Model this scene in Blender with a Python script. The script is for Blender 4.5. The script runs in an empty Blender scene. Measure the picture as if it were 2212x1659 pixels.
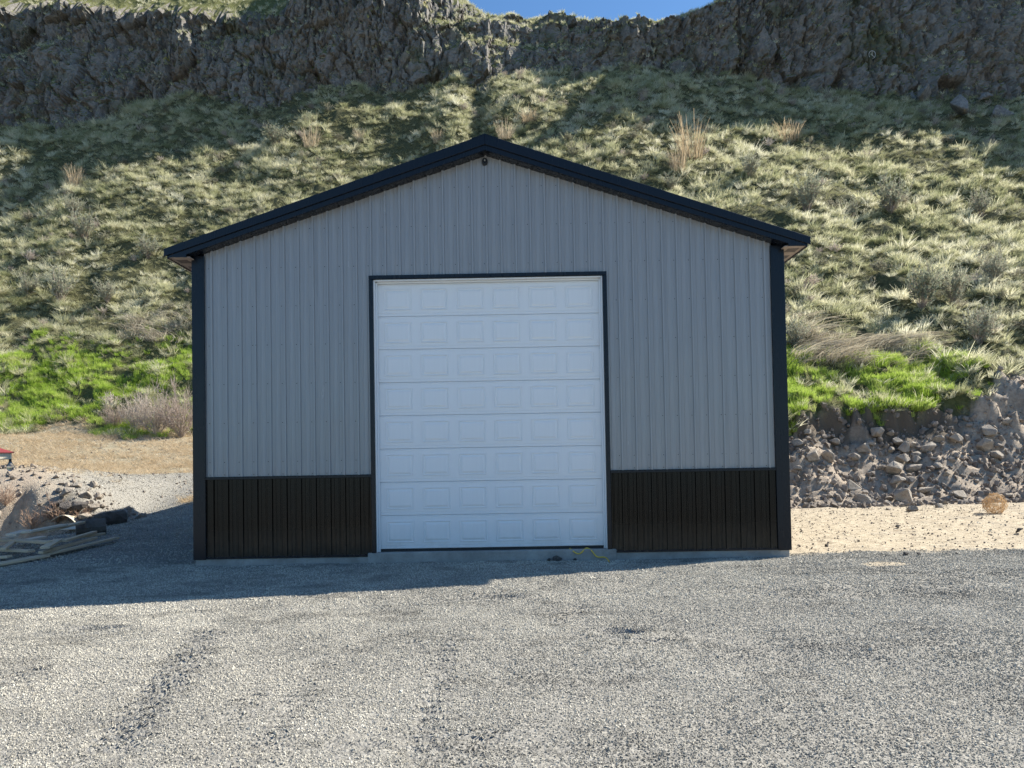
import bpy, bmesh, math, random
import numpy as np
from mathutils import Matrix, Vector

# ------------------------------------------------------------------ camera, sky, sun, exposure
scn = bpy.context.scene
COL = scn.collection
CAM = np.array([0.3984, -12.0144, 1.5585]); YAW, PIT, ROL = -0.0049, 0.0258, -0.0174
F, PW, PH, SH = 1661.0, 2212.0, 1659.0, 122.87          # focal length and picture size in the same unit
fw = np.array([math.sin(YAW)*math.cos(PIT), math.cos(YAW)*math.cos(PIT), math.sin(PIT)])
rt = np.array([math.cos(YAW), -math.sin(YAW), 0.0]); up = np.cross(rt, fw)
RT = math.cos(ROL)*rt + math.sin(ROL)*up; UP = -math.sin(ROL)*rt + math.cos(ROL)*up
cd = bpy.data.cameras.new("camera"); cam = bpy.data.objects.new("camera", cd); COL.objects.link(cam)
cd.sensor_fit = 'HORIZONTAL'; cd.sensor_width = 36.0; cd.lens = 36.0*F/PW; cd.shift_y = SH/PW
cd.clip_start = 0.1; cd.clip_end = 2000
M = Matrix.Identity(4)
for i in range(3):
    M[i][0], M[i][1], M[i][2], M[i][3] = RT[i], UP[i], -fw[i], CAM[i]
cam.matrix_world = M; scn.camera = cam

SUNV = np.array([1.03, 0.424, 1.0]); SUNV = SUNV/np.linalg.norm(SUNV)
ELEV = math.asin(SUNV[2]); AZ = math.atan2(SUNV[0], SUNV[1])
world = bpy.data.worlds.new("World"); scn.world = world; world.use_nodes = True
nt = world.node_tree; nt.nodes.clear()
sky = nt.nodes.new('ShaderNodeTexSky'); sky.sky_type = 'NISHITA'; sky.sun_disc = False
sky.sun_elevation = ELEV; sky.sun_rotation = AZ; sky.altitude = 300; sky.air_density = 1.0; sky.dust_density = 0.6; sky.ozone_density = 1.6
bg = nt.nodes.new('ShaderNodeBackground'); bg.inputs[1].default_value = 0.054
wo = nt.nodes.new('ShaderNodeOutputWorld'); tint = nt.nodes.new('ShaderNodeMix'); tint.data_type = 'RGBA'; tint.blend_type = 'MULTIPLY'; tint.inputs[0].default_value = 1.0; tint.inputs[7].default_value = (0.88, 1.28, 1.58, 1)   # the camera's daylight balance renders the sky cool
nt.links.new(sky.outputs[0], tint.inputs[6]); nt.links.new(tint.outputs[2], bg.inputs[0]); nt.links.new(bg.outputs[0], wo.inputs[0])
sl = bpy.data.lights.new("sun", 'SUN'); sl.energy = 5.0; sl.angle = math.radians(0.53); sl.color = (1.0, 0.95, 0.84)
sun = bpy.data.objects.new("sun", sl); COL.objects.link(sun)
sun.rotation_euler = Vector(SUNV).to_track_quat('Z', 'Y').to_euler(); sun.location = (30, 10, 40)
scn.view_settings.view_transform = 'Standard'; scn.view_settings.look = 'None'
scn.view_settings.exposure = 1.05; scn.view_settings.gamma = 1.0; scn.view_settings.use_curve_mapping = False

scn.cycles.max_bounces = 3; scn.cycles.diffuse_bounces = 2; scn.cycles.glossy_bounces = 2; scn.cycles.transmission_bounces = 2
scn.cycles.use_adaptive_sampling = True; scn.cycles.adaptive_threshold = 0.015; scn.cycles.use_denoising = True; scn.cycles.denoising_input_passes = 'RGB_ALBEDO_NORMAL'; scn.cycles.denoising_prefilter = 'NONE'
random.seed(7); RNG = np.random.default_rng(7)

# ------------------------------------------------------------------ numpy noise
def hsh(ix, iy, s=0):
    h = (ix.astype(np.int64)*374761393 + iy.astype(np.int64)*668265263 + s*974634777) & 0xFFFFFFFF
    h = ((h ^ (h >> 13))*1274126177) & 0xFFFFFFFF
    h = h ^ (h >> 16)
    return (h & 0xFFFFFF)/float(0xFFFFFF)
def vnoise(x, y, s=0):
    x = np.asarray(x, float); y = np.asarray(y, float)
    ix = np.floor(x); iy = np.floor(y); fx = x-ix; fy = y-iy
    fx = fx*fx*(3-2*fx); fy = fy*fy*(3-2*fy)
    a = hsh(ix, iy, s); b = hsh(ix+1, iy, s); c = hsh(ix, iy+1, s); d = hsh(ix+1, iy+1, s)
    return (a*(1-fx)+b*fx)*(1-fy)+(c*(1-fx)+d*fx)*fy
def fbm(x, y, s=0, o=4):
    t = 0; a = 0.5; n = 0
    for k in range(o):
        t = t + a*(vnoise(x, y, s+k*17)-0.5); n += a; a *= 0.5; x = x*2.03+5.1; y = y*2.03+1.7
    return t/n*2            # about -1..1
def voro(x, y, s=0):
    ix = np.floor(x); iy = np.floor(y)
    f1 = np.full(x.shape, 9.0); f2 = np.full(x.shape, 9.0); cid = np.zeros(x.shape); cx = np.zeros(x.shape); cy = np.zeros(x.shape)
    for dx in (-1, 0, 1):
        for dy in (-1, 0, 1):
            jx = ix+dx; jy = iy+dy
            qx = jx+hsh(jx, jy, s+1); qy = jy+hsh(jx, jy, s+2)
            d = np.hypot(qx-x, qy-y); near = d < f1
            f2 = np.where(near, f1, np.minimum(f2, d)); cid = np.where(near, hsh(jx, jy, s+3), cid)
            cx = np.where(near, qx, cx); cy = np.where(near, qy, cy); f1 = np.where(near, d, f1)
    return f1, f2, cid, x-cx, y-cy
def sst(a, b, x):
    t = np.clip((np.asarray(x, float)-a)/(b-a), 0, 1); return t*t*(3-2*t)

# ------------------------------------------------------------------ lie of the land (metres; the barn's front wall is y = 0)
def unp(px, py, Y=None, Z=None):
    d = fw + RT*(px-PW/2)/F + UP*(PH/2+SH-py)/F
    t = (Y-CAM[1])/d[1] if Y is not None else (Z-CAM[2])/d[2]
    return CAM+d*t
def unp_d(px, py, dep): return unp(px, py, Y=CAM[1]+dep)
CP = np.array([(0,-12,0),(-8,-12,-.12),(8,-12,.02),(0,-6,0),(4,-4,0),(-5.7,-3,-.1),(-10,-3,-.08),(10,-3,.02),(-4.7,0,0),(4.7,0,0),(0,0,0),
    (0,5,0),(0,9,.1),(-5,4,.22),(-5,9,.7),(-9.7,3,.12),(-9.4,7.2,.35),(-7.8,7.4,.62),(-12.5,2,-.1),(-15,4,-.1),(-11.5,4.2,0),(-11.5,7.4,1.05),(-14,7.4,1.1),(-18,7.4,1.15),(-10.8,6.6,.75),(-14,5,.05),
    (8,4,.03),(8,9.5,.05),(14,9,.1),(20,12,.25),(14,3,.05),(26,5,.1),(8,13,.1),(20,14,.3),(0,14,.4),
    (-10.6,11,1.2),(-12,14,1.6),(-10,16,2.0),(-15,14,1.7),(-15,18,2.4),(-11,21,2.75),(-16,22,3.1),(-22,22,3.2),(-24,12,1.5),(-5,15,1.7),(-5,21,2.7),(-7,11.5,1.25),(-8,16,1.95),(-7.5,19,2.45),
    (30,16,.6),(40,10,.3),(-40,0,-.2),(-40,20,2.5),(40,-20,0),(-40,-30,-.2),(0,-40,0),(0,-150,0),(150,-50,0),(-150,-50,0)], float)
def _ker(d2): return np.sqrt(d2+2.0)
_A = _ker(((CP[:,None,:2]-CP[None,:,:2])**2).sum(2)); _A = np.block([[_A, np.ones((len(CP),1))],[np.ones((1,len(CP))), np.zeros((1,1))]])
_w = np.linalg.solve(_A, np.append(CP[:,2], 0))
def rbf(x, y):
    z = np.full(np.shape(x), _w[-1])
    for k in range(len(CP)): z = z+_w[k]*_ker((x-CP[k,0])**2+(y-CP[k,1])**2)
    return z
# cliff foot and skyline, read as bearings with an assumed distance
BASE = [(-700,300,66),(-300,290,66),(0,277,65),(103,267,65),(239,246,65),(328,205,65.5),(410,203,65.5),(478,222,65),(581,226,64.5),(650,205,64.5),(756,187,64),(812,205,63.5),
        (922,190,63),(995,163,63),(1050,160,63),(1141,148,63),(1251,155,63),(1361,140,62.5),(1560,147,62),(1697,180,61),(1867,191,60),(1969,204,59),(2089,206,58),(2212,205,57),(2500,230,55),(3000,260,52)]
_B = np.array([unp_d(*b) for b in BASE])
TOP = [(-700,-20,70),(-300,0,70),(-40,-12,70),(0,-14,69),(60,-22,69),(150,0,68),(260,8,68),(350,22,68),(480,30,67.5),(575,26,67),(615,-5,66),(680,-45,66),(800,-75,66),(880,-65,66),(940,-25,66),(985,-4,66.5),(1020,2,67),(1060,9,67),(1110,16,67),(1180,22,67),
       (1250,45,67),(1330,42,66.5),(1430,33,66),(1550,21,65.5),(1640,4,65),(1700,-20,64),(1760,-55,64),(1850,-80,63),(2000,-95,62),(2212,-110,61),(2600,-150,59),(3000,-170,56)]
_T = np.array([unp_d(*b) for b in TOP])
def yc_(x): return np.interp(x, _B[:,0], _B[:,1])+0.9*fbm(x*0.12, x*0+3.3, 31, 3)
def zc_(x): return np.interp(x, _B[:,0], _B[:,2])
_ZR = [(20.6,40.4),(22,42.8),(25,46.5),(29,49.5),(33,49),(36,45.5),(38.5,40.6),(42,37.8),(46,38.5),(51,41.5),(57,44),(100,44)]
_kx = [*(_T[_T[:,0] < 19.5][:,0]), *(a for a, b in _ZR)]; _kz = [*(_T[_T[:,0] < 19.5][:,2]), *(b for a, b in _ZR)]
def zt_(x): return np.interp(x, _kx, _kz)
def yf_(x): return 21.0-8.0*sst(-9, 4, x)
def seg_d(x, y, pts):
    d = np.full(np.shape(x), 1e9); s = np.zeros(np.shape(x)); acc = 0
    for (ax, ay), (bx, by) in zip(pts[:-1], pts[1:]):
        L = math.hypot(bx-ax, by-ay); t = np.clip(((x-ax)*(bx-ax)+(y-ay)*(by-ay))/L**2, 0, 1)
        q = np.hypot(x-ax-t*(bx-ax), y-ay-t*(by-ay)); s = np.where(q < d, acc+t*L, s); d = np.minimum(d, q); acc += L
    return d, s
def g0(px, py): p = unp(px, py, Z=0.0); return (p[0], p[1])
TRACKS = [([g0(452,1348), g0(350,1480), g0(236,1625)], .145, 1.35, .165), ([g0(978,1362), g0(962,1405), g0(940,1530), g0(905,1650)], .10, .5, .15), ([g0(1262,1308), g0(1196,1346)], .10, .8, .1),
          ([g0(890,1378), g0(884,1402)], .09, .6, .1), ([g0(1050,1575), g0(1015,1610)], .12, .9, .1), ([g0(80,1420), g0(0,1465)], .12, .7, .1), ([g0(700,1420), g0(560,1640)], .10, .35, .1),
          ([g0(1120,1275), g0(960,1295)], .12, .5, .14), ([g0(560,1480), g0(500,1570)], .11, .45, .1)]
PITS = [(*g0(1335,1371), .19, .13, .10), (*g0(205,1345), .30, .09, .05), (*g0(1045,1289), .32, .08, .05), (*g0(1090,1290), .3, .07, .04), (*g0(1390,1388), .25, .05, .03), (*g0(1250,1311), .14, .07, .03), (*g0(795,1612), .08, .05, .04)]
def rough_yard(x, y):
    z = 0.030*fbm(x*0.9, y*0.9, 3, 3)+0.012*fbm(x*4, y*4, 5, 2)
    for pts, w, a, pitch in TRACKS:
        d, s = seg_d(x, y, pts); L = sum(math.hypot(q[0]-p[0], q[1]-p[1]) for p, q in zip(pts[:-1], pts[1:]))
        m = (1-sst(w*.75, w*1.15, d))*sst(0, .15, s)*(1-sst(L-.2, L, s))*(0.55+0.45*vnoise(s*2.3, s*0, 77))
        z = z+m*a*(-0.022+0.042*np.cos(2*np.pi*s/pitch))
    for cx, cy, rx, ry, dep in PITS:
        q = ((x-cx)/rx)**2+((y-cy)/ry)**2; z = z-dep*np.exp(-q**1.5)+dep*.35*np.exp(-(np.sqrt(q)-1.5)**2*6)
    return z
def bank_w(x): return sst(-3, 3, x)
def H(x, y):
    x = np.asarray(x, float); y = np.asarray(y, float)
    yf = yf_(x); yc = yc_(x)
    z = rbf(x, np.minimum(y, yf))
    flat = 1-sst(0, 2.0, y-8)*sst(4, 6, x)
    z = z+rough_yard(x, y)*np.where(y < 3, 1, .5)
    z = z+sst(.2, 1.0, y)*(1-sst(10, 11, y))*sst(4.6, 5.2, x)*(.035*fbm(x*2.2, y*3.5, 88, 3)+.02*fbm(x*6, y*7, 89, 2))
    # cut bank on the right: a small berm, a rubble slope, a steep turf edge
    wv = 0.7*fbm(x*.35, x*0+9, 41, 3)
    b = bank_w(x); yy = y-10.4-wv*.6-0.25*np.maximum(x-9, 0)*.3
    lump = 0.30*fbm(x*1.0, y*1.2, 51, 4)+0.14*fbm(x*3.2, y*3.4, 52, 3)-.10*(1-sst(0, .16, (lambda q: q[1]-q[0])(voro(x*1.5+.3*fbm(x*2, y*2, 53, 2), y*1.8, 54))))
    prof = 0.20*np.exp(-((yy-0.15)/.22)**2)*(0.6+.7*vnoise(x*1.7, x*0, 5))+1.85*(.5*sst(.35, 3.0, yy)+.5*np.clip((yy-.4)/2.7, 0, 1))+lump*sst(-.2, .8, yy)*(1-sst(3.6, 4.6, yy-3.5*sst(15.5, 17, x)))*(1+.5*sst(15.5, 17, x))
    edge = 3.0+0.3*fbm(x*.8, x*0+1, 44, 3)
    step = 0.62*sst(edge, edge+.30, yy+.55*fbm(x*2.0, y*2.0, 45, 4))
    mound = 0.12*np.exp(-((x-18.2)/2.2)**2)*sst(.6, 3.2, yy)*(1-sst(4.5, 6.5, yy))+0.12*sst(18, 22, x)*sst(.6, 3.2, yy)*(1-sst(4.5, 6.5, yy))
    z = z+b*(prof+step+mound)
    # left: an excavated bank facing the yard
    lip = 6.2+0.5*fbm(x*.7, x*0, 61, 3)+0.35*np.maximum(x+9.6, -9)*.5
    m = sst(-9.0, -10.2, x)*(1-sst(-22, -26, x))
    cut = (-0.35*np.exp(-((y-lip+1.8)/1.3)**2)-.65*np.exp(-((y-lip+.75)/.6)**2)+.55*sst(-.36, .10, y-lip+.25*fbm(x*2.5, y*2.5, 64, 3))*(1-sst(.5, 7, y-lip)))+.12*fbm(x*2.2, y*2.2, 63, 4)*np.exp(-((y-lip+.4)/1.4)**2)
    z = z+m*cut
    # hill
    t = np.clip((y-yf)/(yc-yf), 0, 1.02)
    zf = rbf(x, yf)+b*2.5
    rise = (zc_(x)-zf)*(0.70*t+0.30*t*t)
    hum = (0.9*fbm(x*.13, y*.10, 71, 3)*sst(.05, .3, t)*(1-sst(.85, 1.0, t))+0.62*fbm(x*.72+.3*y, y*.95, 72, 3)+0.15*fbm(x*2.4, y*3.0, 73, 2))
    gx = np.interp(y, [20, 38, 46, 51], [0.0, -1.0, -1.9, -2.2]); gul = -1.3*np.exp(-((x-gx)/.9)**2)*sst(.55, .8, t)
    z = z+np.where(y > yf, rise, 0)-.7*sst(.9, 1.0, t)+sst(0, 2.5, y-yf)*(hum+gul)
    return z
def ground(px, py, dmin=3.5, dmax=66):
    d = fw + RT*(px-PW/2)/F + UP*(PH/2+SH-py)/F; d = d/d[1]
    lo, hi = dmin, dmax
    for n in (420, 40):
        ts = np.linspace(lo, hi, n); P = CAM[None]+d[None]*ts[:,None]
        below = P[:,2] < H(P[:,0], P[:,1]); k = int(np.argmax(below)) if below.any() else n-1
        lo, hi = ts[max(k-1, 0)], ts[k]
    p = P[k]; return np.array([p[0], p[1], float(H(p[0], p[1]))]), ts[k]
RAMP = [(-9.0,1.5),(-8.6,7),(-9.2,9.6)]
def masks(x, y):
    """how much gravel / sand / bare soil / fresh green covers the ground at a point"""
    yf = yf_(x); n = fbm(x*.6, y*.6, 81, 4); n2 = fbm(x*2.2, y*2.2, 82, 3)
    front = 1-sst(-.25, .25, y-0.15-0.5*n-0.25*n2-.35*sst(8, 14, x)*0)
    d, _ = seg_d(x, y, RAMP); rp = 1-sst(1.7, 3.0, d+1.0*n+.6*n2)
    left = (1-sst(3.0, 4.2, y+.8*n))*(1-sst(-5, -4, x))
    gr = np.maximum.reduce([front, rp, left]); gr = gr*(1-sst(.35, .65, np.exp(-(((x+7.4)/1.3)**2+((y-8.3)/.9)**2))+.3*n2))
    hole = np.exp(-(((x-5.55)/.34)**2+((y+1.12)/.2)**2)**2); gr = gr*(1-.8*sst(.3, .7, hole+.5*n2))
    hill = sst(-.5, .9, y-yf+2.2*n+.8*n2)
    soil = np.maximum(sst(9.6, 10.3, y+.4*n-.075*np.maximum(x-9,0)*0)*bank_w(x), sst(-8.8, -9.8, x+.4*n)*sst(3.0, 4.2, y+.4*n)*(1-sst(6.6, 7.6, y+.4*n)))*(1-rp*.9*(x < 0))
    wv = 0.7*fbm(x*.35, x*0+9, 41, 3); yy = y-10.4-wv*.6-0.25*np.maximum(x-9, 0)*.3
    edge = 3.0+0.3*fbm(x*.8, x*0+1, 44, 3)
    turf = np.where(x > 0, sst(edge+.12, edge+.4, yy-.5*sst(16.0, 17.3, x+.6*n)*2.0), hill)
    turf = np.clip(turf, 0, 1); soil = soil*(1-turf)
    gl = np.where(x < 0, sst(-8.3, -9.5, x+.5*n)*sst(20.6, 22.4, y+2.6*n+1.0*n2)*(1-sst(26.4, 28.2, y+1.5*n)), turf*(1-sst(16.6, 18.6, y+1.5*n))*(1-sst(16.2, 17.4, x+1.2*n)))
    return gr*(1-turf), soil, turf, np.clip(gl, 0, 1)

# ------------------------------------------------------------------ helpers
def mesh_np(name, V, Fq, smooth=False):
    V = np.asarray(V, np.float32); me = bpy.data.meshes.new(name); k = Fq.shape[1]
    me.vertices.add(len(V)); me.vertices.foreach_set('co', V.ravel())
    me.loops.add(Fq.size); me.loops.foreach_set('vertex_index', Fq.astype(np.int32).ravel())
    me.polygons.add(len(Fq)); me.polygons.foreach_set('loop_start', np.arange(0, Fq.size, k, dtype=np.int32))
    me.polygons.foreach_set('use_smooth', np.full(len(Fq), smooth))
    me.update(calc_edges=True); me.validate(); return me
def obj(name, me, mat=None, parent=None, loc=None, rot=None, scale=None):
    o = bpy.data.objects.new(name, me)
    if mat and me is not None and not len(me.materials): me.materials.append(mat)
    COL.objects.link(o)
    if parent: o.parent = parent
    if loc is not None: o.location = loc
    if rot is not None: o.rotation_euler = rot
    if scale is not None: o.scale = scale
    return o
def tag(o, label=None, cat=None, group=None, kind=None):
    if label: o['label'] = label
    if cat: o['category'] = cat
    if group: o['group'] = group
    if kind: o['kind'] = kind
    return o
def empty(name, loc=(0,0,0), rot=(0,0,0)):
    e = bpy.data.objects.new(name, None); COL.objects.link(e); e.location = loc; e.rotation_euler = rot; e.empty_display_size = .2; return e
class MB:
    def __init__(s): s.v = []; s.f = []
    def add(s, vs, fs):
        n = len(s.v); s.v += [tuple(map(float, v)) for v in vs]; s.f += [tuple(i+n for i in f) for f in fs]; return s
    def box(s, x0, x1, y0, y1, z0, z1):
        return s.add([(x0,y0,z0),(x1,y0,z0),(x1,y1,z0),(x0,y1,z0),(x0,y0,z1),(x1,y0,z1),(x1,y1,z1),(x0,y1,z1)],
            [(0,3,2,1),(4,5,6,7),(0,1,5,4),(1,2,6,5),(2,3,7,6),(3,0,4,7)])
    def prism(s, poly, y0, y1):          # polygon in x,z (counter-clockwise seen from -y) pushed along y
        n = len(poly); vs = [(x,y0,z) for x,z in poly]+[(x,y1,z) for x,z in poly]
        return s.add(vs, [tuple(range(n)), tuple(range(2*n-1, n-1, -1))]+[(i, i+n, (i+1)%n+n, (i+1)%n) for i in range(n)])
    def tube(s, pts, r, n=6, r1=None):
        pts = [Vector(p) for p in pts]; m = len(pts); base = len(s.v); vs = []
        for i, p in enumerate(pts):
            t = (pts[min(i+1, m-1)]-pts[max(i-1, 0)]).normalized(); a = t.orthogonal().normalized() if i == 0 else (a-t*a.dot(t)).normalized(); b = t.cross(a)
            rr = r if r1 is None else r+(r1-r)*i/(m-1)
            vs += [p+(a*math.cos(2*math.pi*k/n)+b*math.sin(2*math.pi*k/n))*rr for k in range(n)]
        fs = [(i*n+k, i*n+(k+1)%n, (i+1)*n+(k+1)%n, (i+1)*n+k) for i in range(m-1) for k in range(n)]+[tuple(range(n-1, -1, -1)), tuple((m-1)*n+k for k in range(n))]
        return s.add(vs, fs)
    def mesh(s, name, smooth=False, bevel=0):
        me = bpy.data.meshes.new(name); me.from_pydata(s.v, [], s.f)
        if bevel:
            bm = bmesh.new(); bm.from_mesh(me); bmesh.ops.bevel(bm, geom=bm.edges[:], offset=bevel, segments=1, affect='EDGES', profile=.5); bm.to_mesh(me); bm.free()
        me.update()
        if smooth: me.polygons.foreach_set('use_smooth', [True]*len(me.polygons))
        return me
    def build(s, name, mat, parent=None, smooth=False, bevel=0): return obj(name, s.mesh(name, smooth, bevel), mat, parent)

# ------------------------------------------------------------------ materials
class NM:
    def __init__(s, name):
        s.m = bpy.data.materials.new(name); s.m.use_nodes = True; s.t = s.m.node_tree; s.t.nodes.clear(); s.out = s.n('OutputMaterial')
    def n(s, typ, **kw):
        nd = s.t.nodes.new('ShaderNode'+typ)
        for k, v in kw.items(): setattr(nd, k, v)
        return nd
    def l(s, a, b): s.t.links.new(a, b)
    def setin(s, sock, v):
        if hasattr(v, 'is_output'): s.l(v, sock)
        else:
            if isinstance(v, (tuple, list)) and len(v) == 3 and sock.type == 'RGBA': v = (*v, 1)
            sock.default_value = v
    def noise(s, scale, detail=4, rough=.55, vec=None, stretch=None, geo=False):
        nd = s.n('TexNoise'); nd.inputs['Scale'].default_value = scale; nd.inputs['Detail'].default_value = detail; nd.inputs['Roughness'].default_value = rough
        v = vec if vec is not None else (s.pos() if geo else s.oco())
        if stretch:
            mp = s.n('Mapping'); mp.inputs['Scale'].default_value = stretch; s.l(v, mp.inputs['Vector']); v = mp.outputs[0]
        s.l(v, nd.inputs['Vector']); return nd.outputs['Fac']
    def oco(s): return s.n('TexCoord').outputs['Object']
    def pos(s): return s.n('NewGeometry').outputs['Position']
    def attr(s, name): a = s.n('Attribute'); a.attribute_name = name; return a.outputs['Fac']
    def ramp(s, f, stops):
        r = s.n('ValToRGB'); s.l(f, r.inputs[0]); e = r.color_ramp.elements
        while len(e) < len(stops): e.new(.5)
        for el, (p, c) in zip(e, stops): el.position = p; el.color = (*c, 1) if len(c) == 3 else c
        return r.outputs[0]
    def mix(s, f, a, b, blend='MIX'):
        nd = s.n('Mix', data_type='RGBA', blend_type=blend); s.setin(nd.inputs[0], f); s.setin(nd.inputs[6], a); s.setin(nd.inputs[7], b); return nd.outputs[2]
    def math(s, op, a, b=0.0, c=None, clamp=False):
        nd = s.n('Math', operation=op, use_clamp=clamp); s.setin(nd.inputs[0], a); s.setin(nd.inputs[1], b)
        if c is not None: s.setin(nd.inputs[2], c)
        return nd.outputs[0]
    def mrange(s, f, a, b, c=0.0, d=1.0):
        nd = s.n('MapRange'); s.setin(nd.inputs[0], f)
        for i, v in enumerate((a, b, c, d)): nd.inputs[i+1].default_value = v
        return nd.outputs[0]
    def bump(s, h, dist, strength=1.0, normal=None):
        b = s.n('Bump'); b.inputs['Strength'].default_value = strength; b.inputs['Distance'].default_value = dist; s.l(h, b.inputs['Height'])
        if normal is not None: s.l(normal, b.inputs['Normal'])
        return b.outputs[0]
    def pbr(s, col, rough=.6, metal=0.0, normal=None, spec=None, coat=None):
        p = s.n('BsdfPrincipled'); s.setin(p.inputs['Base Color'], col); s.setin(p.inputs['Roughness'], rough); p.inputs['Metallic'].default_value = metal
        if spec is not None: p.inputs['Specular IOR Level'].default_value = spec
        if normal is not None: s.l(normal, p.inputs['Normal'])
        s.l(p.outputs[0], s.out.inputs[0]); return s.m
    def leaf(s, col, trans=.45, tcol=None):
        d = s.n('BsdfDiffuse'); t = s.n('BsdfTranslucent'); m = s.n('MixShader'); m.inputs[0].default_value = trans
        s.setin(d.inputs[0], col); s.setin(t.inputs[0], tcol if tcol is not None else col); s.l(d.outputs[0], m.inputs[1]); s.l(t.outputs[0], m.inputs[2]); s.l(m.outputs[0], s.out.inputs[0]); return s.m

def mat_ground():
    s = NM('ground_cover'); p = s.pos()
    n1 = s.noise(1.1, 5, .6, p); n2 = s.noise(9, 5, .65, p); n3 = s.noise(60, 3, .6, p)
    vor = s.n('TexVoronoi'); vor.inputs['Scale'].default_value = 42; s.l(p, vor.inputs['Vector'])
    pe = s.mix(vor.outputs['Color'], (.12,.115,.105), (.40,.375,.33))
    gcol = s.mix(s.mrange(n1, .35, .7), pe, (.26,.245,.22)); gcol = s.mix(.45, gcol, pe)
    scol = s.ramp(n2, [(.25,(.28,.22,.15)), (.5,(.46,.385,.28)), (.75,(.56,.48,.36))]); scol = s.mix(s.mrange(n1, .52, .7, 0, .7), scol, (.40,.34,.26)); scol = s.mix(s.mrange(n3, .55, .7, 0, .5), scol, (.28,.23,.17)); scol = s.mix(s.attr('w_dry'), scol, s.ramp(n2, [(.3,(.13,.115,.08)), (.5,(.27,.24,.165)), (.75,(.42,.38,.27))]))
    scol = s.mix(s.mrange(s.noise(3.5, 6, .75, p, (1, 2.2, 1)), .52, .62, 0, .75), scol, (.22,.17,.12))
    dcol = s.ramp(n2, [(.25,(.24,.19,.145)), (.55,(.41,.335,.26)), (.8,(.53,.45,.36))]); dcol = s.mix(s.mrange(n1, .4, .65, 0, .5), dcol, (.33,.27,.21)); dcol = s.mix(s.attr('w_top'), dcol, (.12,.094,.068))
    tcol = s.ramp(n2, [(.3,(.045,.045,.022)), (.6,(.11,.105,.05)), (.8,(.20,.18,.10))])
    grn = s.ramp(n2, [(.3,(.05,.055,.02)), (.7,(.12,.13,.05))])
    c = s.mix(s.attr('w_gravel'), scol, gcol); c = s.mix(s.attr('w_soil'), c, dcol)
    c = s.mix(s.attr('w_turf'), c, tcol); c = s.mix(s.attr('w_green'), c, grn)
    h = s.math('ADD', s.math('MULTIPLY', n2, .7), s.math('MULTIPLY', n3, .3))
    hv = s.math('ADD', h, s.math('MULTIPLY', s.math('SUBTRACT', 1.0, vor.outputs['Distance']), .25))
    return s.pbr(c, .95, 0, s.bump(hv, .035, 1.0), .2)
def mat_simple(name, c, rough=.6, var=.25, scale=8, bump=0, bscale=40, metal=0, spec=None, stretch=None):
    s = NM(name); n = s.noise(scale, 5, .6, None, stretch); lo = tuple(v*(1-var) for v in c); hi = tuple(min(1, v*(1+var)) for v in c)
    col = s.ramp(n, [(.3, lo), (.7, hi)]); nm = s.bump(s.noise(bscale, 4, .6, None, stretch), bump) if bump else None
    return s.pbr(col, rough, metal, nm, spec)
def mat_instance(name, stops, rough=.85, loc_scale=.5, leaf=None, patch=.5, damp_shade=False):
    s = NM(name); oi = s.n('ObjectInfo')
    ns = s.noise(loc_scale, 3, .6, oi.outputs['Location'])
    f = s.math('ADD', s.math('MULTIPLY', oi.outputs['Random'], 1-patch), s.math('MULTIPLY', s.mrange(ns, .3, .7), patch), None, True)
    c = s.ramp(f, stops)
    if damp_shade:      # shade of the tread troughs painted into stone colour, plus dark wet patches
        da = s.n('Attribute'); da.attribute_type = 'INSTANCER'; da.attribute_name = 'damp_shade'; c = s.mix(da.outputs['Fac'], c, (.012,.012,.012))
    if leaf: return s.leaf(c, leaf)
    return s.pbr(s.mix(s.mrange(s.noise(14, 3), .3, .7, 0, .35), c, s.mix(.5, c, (.02,.02,.02))), rough, spec=.25)

MG = mat_ground()
M_pebble = mat_instance('gravel_stone', [(0,(.15,.145,.135)), (.25,(.31,.288,.245)), (.55,(.49,.455,.385)), (.85,(.65,.60,.50)), (1,(.78,.74,.64))], .9, .8, None, .42, damp_shade=True)
M_clod = mat_instance('soil_clod', [(0,(.15,.12,.10)), (.5,(.25,.21,.175)), (1,(.36,.31,.26))], .95)
M_tuft = mat_instance('bunchgrass', [(0,(.14,.155,.075)), (.2,(.31,.325,.17)), (.45,(.57,.555,.345)), (.75,(.78,.74,.55)), (1,(.90,.87,.72))], 1, .2, .5, .4)
M_low = mat_instance('short_grass', [(0,(.20,.20,.10)), (.5,(.34,.33,.18)), (1,(.52,.49,.31))], 1, .3, .4, .5)
M_green = mat_instance('fresh_grass', [(0,(.22,.32,.04)), (.45,(.42,.56,.10)), (.8,(.56,.63,.20)), (1,(.70,.66,.42))], 1, .4, .5, .4)
M_straw = mat_instance('dry_stalks', [(0,(.46,.35,.22)), (.5,(.60,.48,.33)), (1,(.68,.59,.45))], 1, 1, .45)
M_sage = mat_instance('sagebrush_leaf', [(0,(.30,.32,.23)), (.5,(.38,.39,.29)), (1,(.47,.46,.36))], 1, 1, .4)
M_brown = mat_instance('dry_twigs', [(0,(.28,.22,.18)), (.5,(.38,.31,.26)), (1,(.48,.40,.34))], 1, 1, .25)
M_twig = mat_instance('pale_twigs', [(0,(.42,.34,.29)), (.5,(.52,.44,.38)), (1,(.60,.53,.46))], 1, 1, .35)
M_weed = mat_instance('dry_weed', [(0,(.36,.25,.19)), (1,(.50,.37,.28))], 1, 1, .3)
M_tumble = mat_instance('tumbleweed_twigs', [(0,(.52,.34,.18)), (1,(.62,.44,.26))], 1, 1, .3)

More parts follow.
